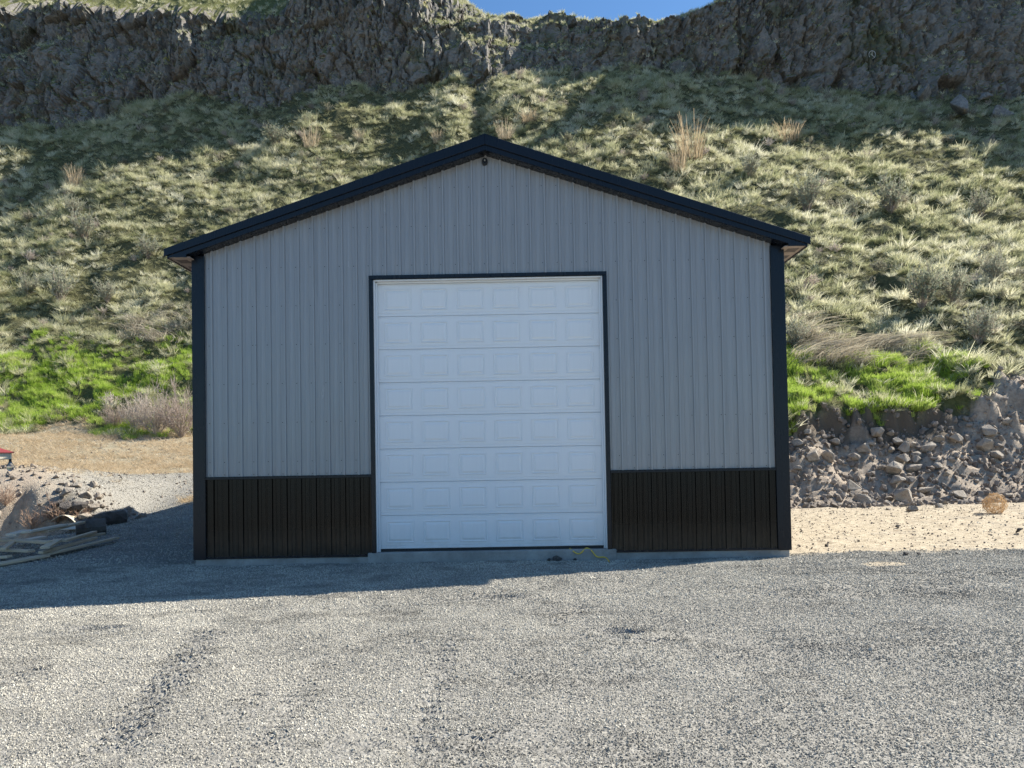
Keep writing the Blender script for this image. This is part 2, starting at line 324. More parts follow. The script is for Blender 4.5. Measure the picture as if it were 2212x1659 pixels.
# ------------------------------------------------------------------ ground and hillside: one height field cut into its kinds of ground
def axis(parts): return np.unique(np.round(np.concatenate([np.arange(a, b, st) for a, b, st in parts]), 4))
gx = axis([(-220,-50,15),(-50,-22,.35),(-22,-11,.14),(-11,11,.08),(11,22,.11),(22,50,.35),(50,221,15)])
gy = axis([(-260,-30,20),(-30,-9,1.5),(-9,-2.4,.04),(-2.4,3,.08),(3,10,.10),(10,14.5,.065),(14.5,24,.18),(24,54,.26)])
GX, GY = np.meshgrid(gx, gy); GZ = H(GX, GY)
w_gr, w_so, w_tu, w_gl = masks(GX, GY); w_tp = (lambda yy: sst(2.5, 2.9, yy+.8*fbm(GX*1.5, GY*1.5, 87, 4))*(GX > 0)*(1-sst(14.5, 16.5, GX)))(GY-10.4-.42*fbm(GX*.35, GX*0+9, 41, 3)-0.075*np.maximum(GX-9, 0)); w_dr = sst(-6, -8, GX)*sst(7.5, 10, GY+1.5*fbm(GX*.5, GY*.5, 85, 3))*(.75+.25*fbm(GX*1.1, GY*1.1, 86, 3))
nx, ny = len(gx), len(gy); idx = np.arange(nx*ny).reshape(ny, nx)
quads = np.stack([idx[:-1,:-1], idx[:-1,1:], idx[1:,1:], idx[1:,:-1]], -1).reshape(-1, 4)
def favg(a): return ((a[:-1,:-1]+a[1:,1:])/2).ravel()
fz = np.where(favg(w_tu) > .5, 3, np.where(favg(w_so) > .5, 2, np.where(favg(w_gr) > .5, 0, 1)))
fz = np.where((favg(GY) > 20.5) & (fz != 2), 3, fz)
Vall = np.stack([GX.ravel(), GY.ravel(), GZ.ravel()], 1)
for k, nm in enumerate(('gravel_yard', 'sandy_ground', 'dirt_bank', 'hillside')):
    q = quads[fz == k]; used, inv = np.unique(q, return_inverse=True)
    me = mesh_np(nm, Vall[used], inv.reshape(-1, 4), True)
    for an, arr in (('w_gravel', w_gr), ('w_soil', w_so), ('w_turf', w_tu), ('w_green', w_gl), ('w_dry', w_dr), ('w_top', w_tp)):
        at = me.attributes.new(an, 'FLOAT', 'POINT'); at.data.foreach_set('value', arr.ravel()[used].astype(np.float32))
    tag(obj(nm, me, MG), kind='structure')

# ------------------------------------------------------------------ cliff
def mat_cliff():
    s = NM('basalt'); p = s.pos(); g = s.n('NewGeometry')
    n1 = s.noise(.35, 5, .6, p); n2 = s.noise(2.6, 6, .7, p); n3 = s.noise(11, 5, .7, p)
    c = s.ramp(n2, [(.2,(.07,.065,.06)), (.42,(.17,.157,.145)), (.62,(.25,.232,.215)), (.85,(.38,.355,.33))])
    c = s.mix(s.mrange(n1, .52, .75, 0, .4), c, (.24,.175,.145))
    c = s.mix(s.mrange(n3, .6, .72, 0, .55), c, (.36,.34,.30))
    c = s.mix(s.mrange(s.noise(.55, 2, .4, p, (1,1,.8)), .735, .76, 0, .75), c, (.35,.29,.06))
    sx = s.n('SeparateXYZ'); s.l(g.outputs['Normal'], sx.inputs[0])
    up_ = s.math('ADD', sx.outputs[2], s.math('MULTIPLY', s.math('SUBTRACT', n2, .5), .7))
    gcol = s.ramp(n3, [(.3,(.06,.07,.02)), (.7,(.17,.17,.06))])
    c = s.mix(s.mrange(s.noise(.22, 4, .65, p), .53, .65, 0, .7), c, (.075,.085,.035)); c = s.mix(s.mrange(up_, .38, .55), c, gcol)
    return s.pbr(c, .93, 0, s.bump(s.math('ADD', n2, s.math('MULTIPLY', n3, .5)), .12, 1.0), .2)
M_cliff = mat_cliff()
cu = axis([(-95,-46,.6),(-46,46,.105),(46,95,.6)]); NR, NP = 150, 46
U = np.repeat(cu[None], NR+NP, 0)
zb = zc_(cu)-2.2; blk = voro(cu/1.3, cu*0+2.5, 91)[2]
zt0 = zt_(cu); tdep = np.interp(cu, _T[:,0], _T[:,1]); cen = np.exp(-((cu-1.5)/6.5)**2)
yt = yc_(cu)+.6+(.10+.40*cen)*(zt0-zb)+2.6*cen+.3; zt0 = np.where(cu < 19.5, CAM[2]+(zt0-CAM[2])*(yt-CAM[1])/(tdep-CAM[1]), zt0)
zt = zt0+0.9*(blk-.5)+.5*fbm(cu*1.2, cu*0, 92, 3)
px_of = lambda x, y, z: None
cen = np.exp(-((cu-1.5)/6.5)**2)                      # the broken, grassy middle
batter = .10+.40*cen+.08*sst(16, 24, cu)+.10*fbm(cu*.15, cu*0+5, 93, 2)
sv = np.linspace(0, 1, NR)[:,None]
Z1 = zb+(zt-zb)*sv; Hh = Z1-zb
def rock_disp(x, z):
    wx = x+.7*fbm(x*.5, z*.35, 101, 4)+.12*fbm(x*2.5, z*2.5, 108, 3); wz = z+.9*fbm(x*.45, z*.45, 102, 4)
    f1, f2, c1, ax, az = voro(wx/1.9, wz/4.2, 103); d = 1.1*(c1-.5)+.4*ax*(c1*4-2)+.22*az*(hsh(np.floor(c1*999), np.floor(c1*77), 9)*4-2)
    d -= .45*(1-sst(0, .06, f2-f1))*sst(.25, .6, vnoise(x*.5, z*.3, 12))
    f1, f2, c2, ax, az = voro(wx/.62, wz/1.35, 104); d += .36*(c2-.5)+.24*ax*(c2*4-2)+.18*az*(hsh(np.floor(c2*999), np.floor(c2*77), 8)*4-2); d -= .20*(1-sst(0, .08, f2-f1))*sst(.3, .7, vnoise(x*.7, z*.5, 6))
    f1, f2, c3, ax, az = voro(wx/.27, wz/.42, 105); d += (.17*(c3-.5)+.10*ax*(c3*4-2))*(.35+.65*sst(.35, .75, vnoise(x*.35, z*.4, 7)))
    rg = 1-np.abs(fbm(x*.9, z*.55, 109, 4)); return d+.9*fbm(x*.16, z*.12, 106, 2)+.16*fbm(x*2.4, z*2.4, 107, 4)-.35*sst(.86, 1.0, rg)
D = rock_disp(U[:NR], Z1)
led = 0
for k, (fr, wd, sd) in enumerate(((.33, 1.5, 111), (.62, 2.2, 112), (.85, 2.0, 113))):
    zl = zb+2.2+(zt-zb-2.2)*(fr+.14*fbm(cu*.10, cu*0+k, sd, 3)); w = wd*np.clip(.05+.9*fbm(cu*.09, cu*0+k*3, sd+5, 3)+.6*cen, 0, 1)
    led = led+w*sst(0, 1.7, Z1-zl)
Y1 = yc_(cu)+.6+batter*Hh+led-D*(1-.35*cen)*sst(0, .06, 1.0+0*sv)
pl = (np.linspace(0, 1, NP)**1.6)[:,None]*60+0.12
pslope = np.interp(cu, [-60,-45,-41,-27,-10,-5.5,-2,8,16,30,60], [.95,.95,1.0,1.05,1.05,.8,.5,.5,.5,.5,.5])
Zs = np.convolve(np.pad(Z1[-1], 14, 'edge'), np.ones(29)/29, 'valid')[:len(cu)]; Zp = Z1[-1]*(1-sst(0, .9, pl))+Zs*sst(0, .9, pl)+pslope*np.minimum(pl, 9)+.12*np.maximum(pl-9, 0)+(.35*fbm(U[:NP]*.7, pl*.7, 95, 3)+.25*fbm(U[:NP]*1.6, pl*1.6, 96, 3))*np.minimum(pl*.6, 1)
Yp = Y1[-1]+pl; Ysm = np.convolve(np.pad(Y1[-1], 20, 'edge'), np.ones(41)/41, 'valid'); Yp = Yp*(1-sst(0, 2.0, pl))+(Ysm+pl)*sst(0, 2.0, pl)
CX = U; CY = np.concatenate([Y1, Yp]); CZ = np.concatenate([Z1, Zp])
ci = np.arange(CX.size).reshape(CX.shape); cq = np.stack([ci[:-1,:-1], ci[:-1,1:], ci[1:,1:], ci[1:,:-1]], -1).reshape(-1, 4)
cliff = tag(obj('cliff', mesh_np('cliff', np.stack([CX.ravel(), CY.ravel(), CZ.ravel()], 1), cq, False), M_cliff), kind='structure')

# ------------------------------------------------------------------ the barn
def mat_panel(name, c, rough, spec=.5, streak=.12, splash=0):
    s = NM(name); n = s.noise(3.0, 4, .6, None, (8, 8, .35)); n2 = s.noise(.8, 3, .5)
    col = s.mix(s.mrange(n, .35, .75, 0, streak), c, tuple(v*.55 for v in c)); col = s.mix(s.mrange(n2, .3, .7, 0, .12), col, tuple(v*.8 for v in c))
    if splash:      # dust and mud thrown up from the yard
        sz = s.n('SeparateXYZ'); s.l(s.pos(), sz.inputs[0]); col = s.mix(s.math('MULTIPLY', s.mrange(sz.outputs[2], .62, .10), s.mrange(s.noise(5, 6, .75, s.pos()), .42, .72, .1, splash)), col, (.30,.26,.21))
    rg = s.mrange(s.noise(2.2, 4, .6, None, (3,3,.6)), .3, .7, rough*.8, rough*1.25)
    return s.pbr(col, rg, 0, s.bump(n2, .006, .4), spec)
M_grey = mat_panel('grey_steel_sheet', (.315,.322,.33), .22, .6, .22)
M_black = mat_panel('black_steel_sheet', (.003,.003,.003), .18, .26, .0, .16)
M_trim = mat_panel('black_trim', (.006,.009,.015), .26, .32, .0)
M_white = mat_panel('white_door_paint', (.82,.835,.85), .40, .4, .05, .35)
M_wall = mat_simple('wall_core', (.30,.29,.28), .8)
M_rubber = mat_simple('black_rubber', (.02,.02,.02), .7)
M_soffit = mat_simple('tan_soffit', (.36,.29,.24), .7, .18, 5)
M_vent = mat_simple('soffit_vent', (.12,.10,.09), .8)
def mat_conc():
    s = NM('concrete'); n = s.noise(2.5, 6, .65); n2 = s.noise(26, 5, .7)
    c = s.ramp(n, [(.25,(.20,.19,.175)), (.5,(.32,.31,.29)), (.8,(.44,.43,.41))]); c = s.mix(s.mrange(n2, .5, .7, 0, .4), c, (.22,.20,.18))
    return s.pbr(c, .9, 0, s.bump(s.math('ADD', n, n2), .008, .8), .2)
M_conc = mat_conc()
W, LEN, SL = 4.645, 9.14, .3315
ZS, ZC, ZD0, ZD1, DW = .12, 1.385, .188, 4.44, 1.80           # siding foot, wainscot cap, door foot, door head, half door
APX = 6.374                                                  # soffit height at the peak
def zroof(x): return APX-SL*abs(x)
barn = tag(empty('pole_barn', (0, 0, 0)), 'tall grey steel pole barn with black trim and white overhead door', 'barn')
fb = MB(); fb.box(-4.62, 4.62, -.015, LEN+.015, -.45, .118); fb.build('foundation', M_conc, barn, bevel=.008)
sb = MB(); sb.box(-1.93, 1.93, -.045, .16, -.4, .163); sb.build('door_sill', M_conc, barn, bevel=.01)
# frame core behind the sheets, with the doorway left open
cb = MB(); cb.box(-4.59, -1.93, .03, .14, .125, 4.78); cb.box(1.93, 4.59, .03, .14, .125, 4.78)
cb.prism([(-4.59, 4.785), (4.59, 4.785), (4.59, 4.80), (0, 6.33), (-4.59, 4.80)], .03, .14); cb.box(-1.925, 1.925, .03, .14, 4.52, 4.78)
cb.box(-4.59, 4.59, LEN-.14, LEN-.03, .125, 4.78); cb.prism([(-4.59, 4.785), (4.59, 4.785), (4.59, 4.80), (0, 6.33), (-4.59, 4.80)], LEN-.14, LEN-.03)
cb.box(-4.59, -4.48, .145, LEN-.145, .125, 4.72); cb.box(4.48, 4.59, .145, LEN-.145, .125, 4.72); cb.build('wall_core', M_wall, barn)
PITCH = .2286
def profile(a, b, breaks=()):
    pts = [(a, 0), (b, 0)]
    for k in range(int(a/PITCH)-2, int(b/PITCH)+3):
        for o, h in ((-.022,0), (-.013,.029), (.013,.029), (.022,0), (.066,0), (.073,.006), (.086,.006), (.093,0), (.1356,0), (.1426,.006), (.1556,.006), (.1626,0)):
            x = k*PITCH+o
            if a < x < b: pts.append((x, h))
    xs = np.array(sorted(pts)); extra = [x for x in breaks if a < x < b]
    if extra:
        hh = np.interp(extra, xs[:,0], xs[:,1]); xs = np.array(sorted([tuple(p) for p in xs]+[(e, h) for e, h in zip(extra, hh)]+[(e+1e-4, h) for e, h in zip(extra, hh)]))
    return xs
def sheet(name, mat, a, b, zlo, zhi, y0, seed, rows=12, breaks=(), sgn=-1, axis_='x', skip=None):
    xs = profile(a, b, breaks); n = len(xs); V = []; Fs = []
    for j in range(rows+1):
        for x, h in xs:
            z0, z1 = zlo(x), zhi(x); z = z0+(z1-z0)*j/rows
            w = .0055*float(fbm(np.array(x*1.3+seed), np.array(z*.9), 200+seed, 2))
            o = y0+sgn*(h+w+.001*seed%3*.0)
            V.append((x, o, z) if axis_ == 'x' else (o, x, z))
    for j in range(rows):
        for i in range(n-1):
            if xs[i+1][0]-xs[i][0] < 2e-4: continue
            q = (j*n+i, j*n+i+1, (j+1)*n+i+1, (j+1)*n+i); Fs.append(q if (sgn < 0) == (axis_ == 'x') else q[::-1])
    me = bpy.data.meshes.new(name); me.from_pydata(V, [], Fs); me.update(); return obj(name, me, mat, barn)
HEAD = 4.49
edges = [-4.46]+[k*PITCH*4+.045 for k in range(-5, 5)]+[4.445]
edges = [e for i, e in enumerate(edges) if i == 0 or e-edges[i-1] > .2]
for i, (a, b) in enumerate(zip(edges[:-1], edges[1:])):
    sheet('wall_panel', M_grey, a, b, lambda x: HEAD if abs(x) < 1.8655 else ZC-.02, lambda x: zroof(x)+.03, -.003-.0016*(i % 2), i+1, 14, (-1.8655, 1.8655))
    if b < -1.86 or a > 1.86 or (a < -1.87 < b) or (a < 1.87 < b):
        a2, b2 = (a, min(b, -1.83)) if a < 0 else (max(a, 1.83), b)
        if b2-a2 > .1: sheet('wainscot_panel', M_black, a2, b2, lambda x: ZS+.012, lambda x: ZC-.03, -.004-.0016*(i % 2), i+31, 5)
for sgn in (-1, 1):       # side walls and back
    for i in range(10):
        a, b = .05+i*.904, min(.05+(i+1)*.904, 9.09)
        sheet('wall_panel', M_grey, a, b, lambda x: ZC, lambda x: 4.80, 4.60*sgn, i+60, 2, (), sgn, 'y')
        sheet('wainscot_panel', M_black, a, b, lambda x: ZS, lambda x: ZC, 4.602*sgn, i+80, 1, (), sgn, 'y')
for i in range(10):
    a = -4.55+i*.91; sheet('wall_panel', M_grey, a, a+.91, lambda x: ZS, lambda x: zroof(x)+.03, LEN+.003, i+90, 2, (), 1)
for i, (x0, x1) in enumerate(((-W, -4.452), (4.437, W))):
    t = MB(); t.box(x0, x1, -.045, .0, ZS-.02, 4.86); t.box(x0 if x0 < 0 else x1-.03, x0+.03 if x0 < 0 else x1, .002, .17, ZS-.02, 4.80)
    xi = x1-.012 if x0 < 0 else x0-.006; t.box(xi, xi+.018, -.058, -.046, ZC-.02, 4.84 if x0 < 0 else 4.86); t.build('corner_trim', M_trim, barn, bevel=.004)
    t = MB(); t.box(x0, x1, LEN-.0, LEN+.045, ZS-.02, 4.86); t.build('corner_trim', M_trim, barn)
for x0, x1 in ((-4.45, -1.868), (1.868, 4.435)):
    t = MB(); t.prism([(x0, ZC-.045), (x1, ZC-.045), (x1, ZC), (x0, ZC)], -.036, 0.0); t.box(x0, x1, -.05, -.037, ZC-.045, ZC-.012); t.build('wainscot_cap', M_trim, barn, bevel=.003)
    t = MB(); t.box(x0, x1, -.034, -.0, ZS-.015, ZS+.016); t.build('base_trim', M_trim, barn, bevel=.003)
for s in (-1, 1):
    t = MB(); xa, xb = sorted((s*DW, s*(DW+.065))); t.box(xa, xb, -.042, .05, ZD0-.03, ZD1); t.build('door_side_trim', M_trim, barn, bevel=.004)
    t = MB(); xa, xb = sorted((s*(DW-.022), s*(DW-.001))); t.box(xa, xb, -.012, .13, .165, ZD1-.004); xa, xb = sorted((s*(DW-.052), s*(DW-.023))); t.box(xa, xb, .055, .085, .165, ZD1-.03); t.build('door_jamb', M_white, barn, bevel=.003)
t = MB(); t.box(-DW-.065, DW+.065, -.042, .05, ZD1+.002, ZD1+.060); t.build('door_head_trim', M_trim, barn, bevel=.004)
t = MB(); t.box(-DW+.0235, DW-.0235, -.010, .13, ZD1-.024, ZD1-.003); t.box(-DW+.054, DW-.054, .055, .085, ZD1-.052, ZD1-.025); t.build('door_head_jamb', M_white, barn, bevel=.003)
# overhead door: eight hinged sections, six pressed panels on each
DX0, DX1, DY = -1.755, 1.755, .092
door = MB(); door.box(DX0+.01, DX1-.01, DY+.036, DY+.05, .22, ZD1-.04); door = door.build('overhead_door', M_white, barn)
SHT = (ZD1-.045-.205)/8
def section_mesh(dz):
    m = MB(); L = SHT; ys = [(0, .014), (.007, .0), (.040, 0), (.043, .005), (.050, .005), (.053, 0), (L-.036, 0), (L-.033, .005), (L-.026, .005), (L-.023, 0), (L-.008, 0), (L-.001, .013)]
    vs = []; fs = []
    for z, d in ys: vs += [(DX0, d, z), (DX1, d, z)]
    n = len(ys)
    fs = [(2*i, 2*i+1, 2*i+3, 2*i+2) for i in range(n-1)]
    vs += [(DX0, .035, 0), (DX1, .035, 0), (DX0, .035, L-.001), (DX1, .035, L-.001)]; k = 2*n
    fs += [(k, k+1, 1, 0), (2*n-2, 2*n-1, k+3, k+2), (k+1, k, k+2, k+3), (k, 0)+tuple(2*i for i in range(1, n))+(k+2,), (k+1, k+3)+tuple(2*i+1 for i in range(n-1, -1, -1))]
    return m.add(vs, fs).mesh('door_section')
sec_me = section_mesh(0)
PWd, PHt = .432, .338
def raised_mesh():
    m = MB(); rings = [(0, .001), (.004, -.009), (.012, -.009), (.020, .001), (.026, .001), (.058, -.011), (.064, -.011)]; vs = []
    for ins, d in rings:
        a, b = PWd/2-ins, PHt/2-ins; vs += [(-a, d, -b), (a, d, -b), (a, d, b), (-a, d, b)]
    fs = [(4*r+k, 4*r+(k+1)%4, 4*r+4+(k+1)%4, 4*r+4+k) for r in range(len(rings)-1) for k in range(4)]+[tuple(4*(len(rings)-1)+k for k in range(4))]
    return m.add(vs, fs).mesh('raised_panel')
rp_me = raised_mesh(); rp_me.materials.append(M_white); sec_me.materials.append(M_white)
for k in range(8):
    z = .205+k*SHT; obj('door_section', sec_me, None, door, (0, DY+(.0015 if k % 3 == 1 else 0), z))
    for j in range(6):
        obj('raised_panel', rp_me, None, door, (DX0+.105+PWd/2+j*(3.51-.21-PWd)/5, DY-.0012+(.0015 if k % 3 == 1 else 0), z+SHT/2+.004))
t = MB(); t.box(DX0, DX1, DY-.004, DY+.034, .165, .2035); t.build('bottom_seal', M_rubber, door, bevel=.004)
t = MB(); gz = .205+6.45*SHT; t.box(-1.585, -1.575, DY-.016, DY-.0095, gz-.015, gz+.015); t.build('sticker_scrap', M_white, door)
# roof
OV, EX = .25, 4.98
for s in (-1, 1):
    def P(x, dz): return (s*x, APX-SL*x+dz)
    def rot(poly): return poly if s > 0 else poly[::-1]
    t = MB(); t.prism(rot([P(0, .079), P(EX, .079-.0), P(EX, .079+.118), P(0, .079+.158)]), -OV-.012, -OV+.012); rk = t.build('rake_trim', M_trim, barn, bevel=.003)
    xk = (APX-4.79)/SL
    t = MB(); t.prism(rot([P(0, 0), P(xk-.02, 0), (s*4.93, 4.79), (s*4.93, APX-SL*4.93+.078), P(0, .078)]), -OV+.013, -OV+.035)
    t.prism(rot([(s*(W-.0), 4.79), (s*4.93, 4.79), (s*4.93, 4.80), (s*(W-.0), APX-SL*W-.001)]), -OV+.014, -OV+.034); t.build('rake_board', M_trim, barn)
    t = MB(); t.prism(rot([P(0, -.004), P(4.64, -.004), P(4.64, .012), P(0, .012)]), -OV+.036, -.002); t.build('gable_soffit', M_trim, barn)
    t = MB(); xa, xb = sorted((s*4.60, s*4.925)); t.box(xa, xb, -OV+.04, LEN+OV-.04, 4.792, 4.804); so = t.build('eave_soffit', M_soffit, barn)
    for k in range(22):
        y = -.08+k*.42; t = MB(); xa, xb = sorted((s*4.70, s*4.87)); t.box(xa, xb, y, y+.2, 4.7895, 4.7925); t.build('soffit_vent', M_vent, so)
    t = MB(); xa, xb = sorted((s*4.926, s*4.952)); t.box(xa, xb, -OV+.036, LEN+OV, 4.775, 4.79+.075); t.build('eave_fascia', M_trim, barn, bevel=.003)
    t = MB(); t.prism(rot([P(0, .20), P(EX-.01, .165), P(EX-.01, .19), P(0, .232)]), -OV+.013, LEN+OV-.013); rf = t.build('roof_slope', M_trim, barn)
    rl = math.hypot(EX, SL*EX)
    for k in range(42):
        y = -.2+k*.2286; t = MB(); t.prism(rot([P(.15, .2305), P(EX-.02, .1885), P(EX-.02, .205), P(.15, .248)]), y, y+.03); t.build('roof_rib', M_trim, rf)
t = MB(); t.prism([(-.2, APX+.158), (0, APX+.2325), (.2, APX+.158), (.2, APX+.175), (0, APX+.246), (-.2, APX+.175)], -OV-.016, LEN+OV); t.build('ridge_cap', M_trim, barn)
# small oval fixture under the peak
t = MB(); nn = 20; ring = [(.047*math.cos(2*math.pi*i/nn), .066*math.sin(2*math.pi*i/nn)) for i in range(nn)]
t.prism([(x-.012, z+6.27) for x, z in ring], -.036, -.012); fx = t.build('gable_fixture', M_rubber, barn, bevel=.004)
t = MB(); t.prism([(x*.62-.012, z*.55+6.275) for x, z in ring], -.044, -.037); t.build('fixture_ring', M_trim, fx)
t = MB(); t.tube([(-.012, -.04, 6.285), (-.012, -.075, 6.285), (-.012, -.085, 6.272)], .012, 8); t.build('fixture_stem', M_conc, fx)
# screw heads, too small to pick apart one by one
t = MB(); hexa = [(.0062*math.cos(i*math.pi/3), .0062*math.sin(i*math.pi/3)) for i in range(6)]
for k in range(-19, 20):
    for z in [ZC+.03]+[1.61+.61*j for j in range(8)]+[ZS+.62, ZC-.07, ZS+.04]:
        x = k*PITCH-.045
        if abs(x) > 4.4 or (abs(x) < 1.9 and z < HEAD+.05) or z > zroof(x)-.1: continue
        t.prism([(x+a, z+b) for a, b in hexa], -.013, -.0075)
        if k % 4 == 0 and z > ZC: t.prism([(x+.055+a, z+b) for a, b in hexa], -.030, -.021)
tag(t.build('screw_heads', M_trim, barn), kind='stuff')
# ------------------------------------------------------------------ scattered cover (gravel, grass, rubble): instances on points
def hidden(name, me, mat):
    if not len(me.materials): me.materials.append(mat)
    return bpy.data.objects.new(name, me)
def scatter(name, P, E, S, variants, parent=None, damp_shade=None):
    n = len(P); me = bpy.data.meshes.new(name); me.vertices.add(n); me.vertices.foreach_set('co', np.asarray(P, np.float32).ravel())
    a = me.attributes.new('rot', 'FLOAT_VECTOR', 'POINT'); a.data.foreach_set('vector', np.asarray(E, np.float32).ravel())
    a = me.attributes.new('scl', 'FLOAT_VECTOR', 'POINT'); a.data.foreach_set('vector', np.asarray(S, np.float32).ravel())
    a = me.attributes.new('pick', 'INT', 'POINT'); a.data.foreach_set('value', RNG.integers(0, len(variants), n).astype(np.int32))
    if damp_shade is not None: a = me.attributes.new('damp_shade', 'FLOAT', 'POINT'); a.data.foreach_set('value', np.asarray(damp_shade, np.float32))
    c = bpy.data.collections.new(name+'_kinds')
    for v in variants: c.objects.link(v)
    o = obj(name, me, None, parent)
    g = bpy.data.node_groups.new(name, 'GeometryNodeTree'); g.interface.new_socket('Geometry', in_out='INPUT', socket_type='NodeSocketGeometry'); g.interface.new_socket('Geometry', in_out='OUTPUT', socket_type='NodeSocketGeometry')
    N = g.nodes.new; gi = N('NodeGroupInput'); go = N('NodeGroupOutput'); ip = N('GeometryNodeInstanceOnPoints'); ci_ = N('GeometryNodeCollectionInfo')
    ci_.inputs['Collection'].default_value = c; ci_.inputs['Separate Children'].default_value = True; ci_.inputs['Reset Children'].default_value = True
    def na(nm, ty): x = N('GeometryNodeInputNamedAttribute'); x.data_type = ty; x.inputs['Name'].default_value = nm; return x.outputs['Attribute']
    e2 = N('FunctionNodeEulerToRotation'); g.links.new(na('rot', 'FLOAT_VECTOR'), e2.inputs[0])
    g.links.new(gi.outputs[0], ip.inputs['Points']); g.links.new(ci_.outputs[0], ip.inputs['Instance']); ip.inputs['Pick Instance'].default_value = True
    g.links.new(na('pick', 'INT'), ip.inputs['Instance Index']); g.links.new(e2.outputs[0], ip.inputs['Rotation']); g.links.new(na('scl', 'FLOAT_VECTOR'), ip.inputs['Scale']); g.links.new(ip.outputs[0], go.inputs[0])
    md = o.modifiers.new('scatter', 'NODES'); md.node_group = g
    return o
def rock_mesh(name, seed, npts=14, squash=(1,1,1), bevel=0.0):
    """broken stone: the hull of a few points, with worn edges"""
    r = random.Random(seed); bm = bmesh.new()
    for k in range(npts):
        n = Vector((r.gauss(0,1), r.gauss(0,1), r.gauss(0,1))).normalized()*r.uniform(.82, 1.0); bm.verts.new((n.x*squash[0], n.y*squash[1], n.z*squash[2]))
    res = bmesh.ops.convex_hull(bm, input=bm.verts[:]); bmesh.ops.delete(bm, geom=[v for v in bm.verts if not v.link_faces], context='VERTS')
    if bevel:
        bmesh.ops.bevel(bm, geom=bm.edges[:], offset=bevel, segments=1, affect='EDGES', profile=.5); bmesh.ops.triangulate(bm, faces=bm.faces[:]); bmesh.ops.subdivide_edges(bm, edges=bm.edges[:], cuts=1)
        for v in bm.verts: v.co *= 1+r.uniform(-.025, .025)
    bmesh.ops.recalc_face_normals(bm, faces=bm.faces[:]); me = bpy.data.meshes.new(name); bm.to_mesh(me); bm.free(); return me
def strips(paths, w0, w1, name, rng):
    """flat tapering blades; paths: (n, k, 3)"""
    n, k, _ = paths.shape; t = paths[:,1:]-paths[:,:-1]; t = np.concatenate([t, t[:,-1:]], 1)
    side = rng.normal(size=(n,1,3)); side = np.cross(t, side); side /= np.linalg.norm(side, axis=2, keepdims=True)+1e-9
    w = np.linspace(w0, w1, k)[None,:,None]*rng.uniform(.7, 1.3, (n,1,1)); V = np.stack([paths-side*w, paths+side*w], 2).reshape(-1, 3)
    b = (np.arange(n)*k*2)[:,None]+np.arange(k-1)[None]*2; b = b.ravel(); return mesh_np(name, V, np.stack([b, b+1, b+3, b+2], 1), False)
def tuft(name, seed, n=60, r0=.10, h=.45, lean=.55, droop=.5, w=.010, k=4):
    g = np.random.default_rng(seed); a = g.uniform(0, 2*np.pi, n); rr = r0*np.sqrt(g.uniform(0, 1, n)); hh = h*g.uniform(.45, 1.1, n)
    ln = lean*g.uniform(.1, 1.2, n); a2 = a+g.normal(0, .5, n); s = np.linspace(0, 1, k)[None]
    out = hh[:,None]*(ln[:,None]*s+droop*g.uniform(.2,1,n)[:,None]*s**2.2*.6); z = hh[:,None]*(s-droop*.55*g.uniform(.1,1,n)[:,None]*s**3)
    P = np.stack([(rr*np.cos(a))[:,None]+out*np.cos(a2)[:,None], (rr*np.sin(a))[:,None]+out*np.sin(a2)[:,None], z-.02], 2)
    return strips(P, w, w*.25, name, g)
def slope_n(x, y, e=.15):
    return (H(x+e, y)-H(x-e, y))/(2*e), (H(x, y+e)-H(x, y-e))/(2*e)

# gravel
peb = [hidden('pebble_kind', rock_mesh('pebble_kind', 300+i, 11, (1, random.uniform(.6, 1), random.uniform(.45, .75))), M_pebble) for i in range(9)]
def yard_points(d0, d1, dens, marg=1.25):
    ar = (d1**2-d0**2)*.5*1.332*marg; n = int(ar*dens); d = np.sqrt(RNG.uniform(d0**2, d1**2, n)); u = RNG.uniform(-.5, .5, n)*1.332*marg
    return CAM[0]+u*d, CAM[1]+d
def damp_shade_at(x, y):
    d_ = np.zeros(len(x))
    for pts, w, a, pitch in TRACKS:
        q, s_ = seg_d(x, y, pts); d_ = np.maximum(d_, np.minimum(1, .95*a)*(1-sst(w*.7, w*1.1, q))*sst(.0, .6, -np.cos(2*np.pi*s_/pitch))*(.6+.4*vnoise(s_*2.3, s_*0, 77)))  # painted shade: stones darkened in the troughs between tread bars
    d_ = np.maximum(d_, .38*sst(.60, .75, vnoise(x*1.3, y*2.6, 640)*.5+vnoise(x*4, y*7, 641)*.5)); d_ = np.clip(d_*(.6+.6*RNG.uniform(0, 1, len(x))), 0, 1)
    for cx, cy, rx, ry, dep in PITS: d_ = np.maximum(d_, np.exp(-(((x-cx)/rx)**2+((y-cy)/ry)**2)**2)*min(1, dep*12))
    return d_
PX, PY, PS = [], [], []
for d0, d1, dens, s0, s1 in ((3.3, 5.5, 6200, .0040, .0112), (5.5, 8.5, 4200, .0055, .0130), (8.5, 12.3, 2400, .0075, .0155), (12.3, 25, 420, .012, .024)):
    x, y = yard_points(d0, d1, dens); s = s0+(s1-s0)*RNG.uniform(0, 1, len(x))**2.2; s = np.where(RNG.uniform(0, 1, len(x)) < .006, s*1.9, s); PX.append(x); PY.append(y); PS.append(s)
PX, PY, PS = map(np.concatenate, (PX, PY, PS)); gm = masks(PX, PY)[0]
keep = (RNG.uniform(0, 1, len(PX)) < np.clip(gm, .03, 1)) & ~((np.abs(PX) < 4.66) & (PY > -.06)) & (PY < 12)
keep &= (vnoise(PX*1.7, PY*1.7, 400) > .12) | (RNG.uniform(0, 1, len(PX)) < .55)
PX, PY, PS = PX[keep], PY[keep], PS[keep]; PZ = H(PX, PY)+PS*.25
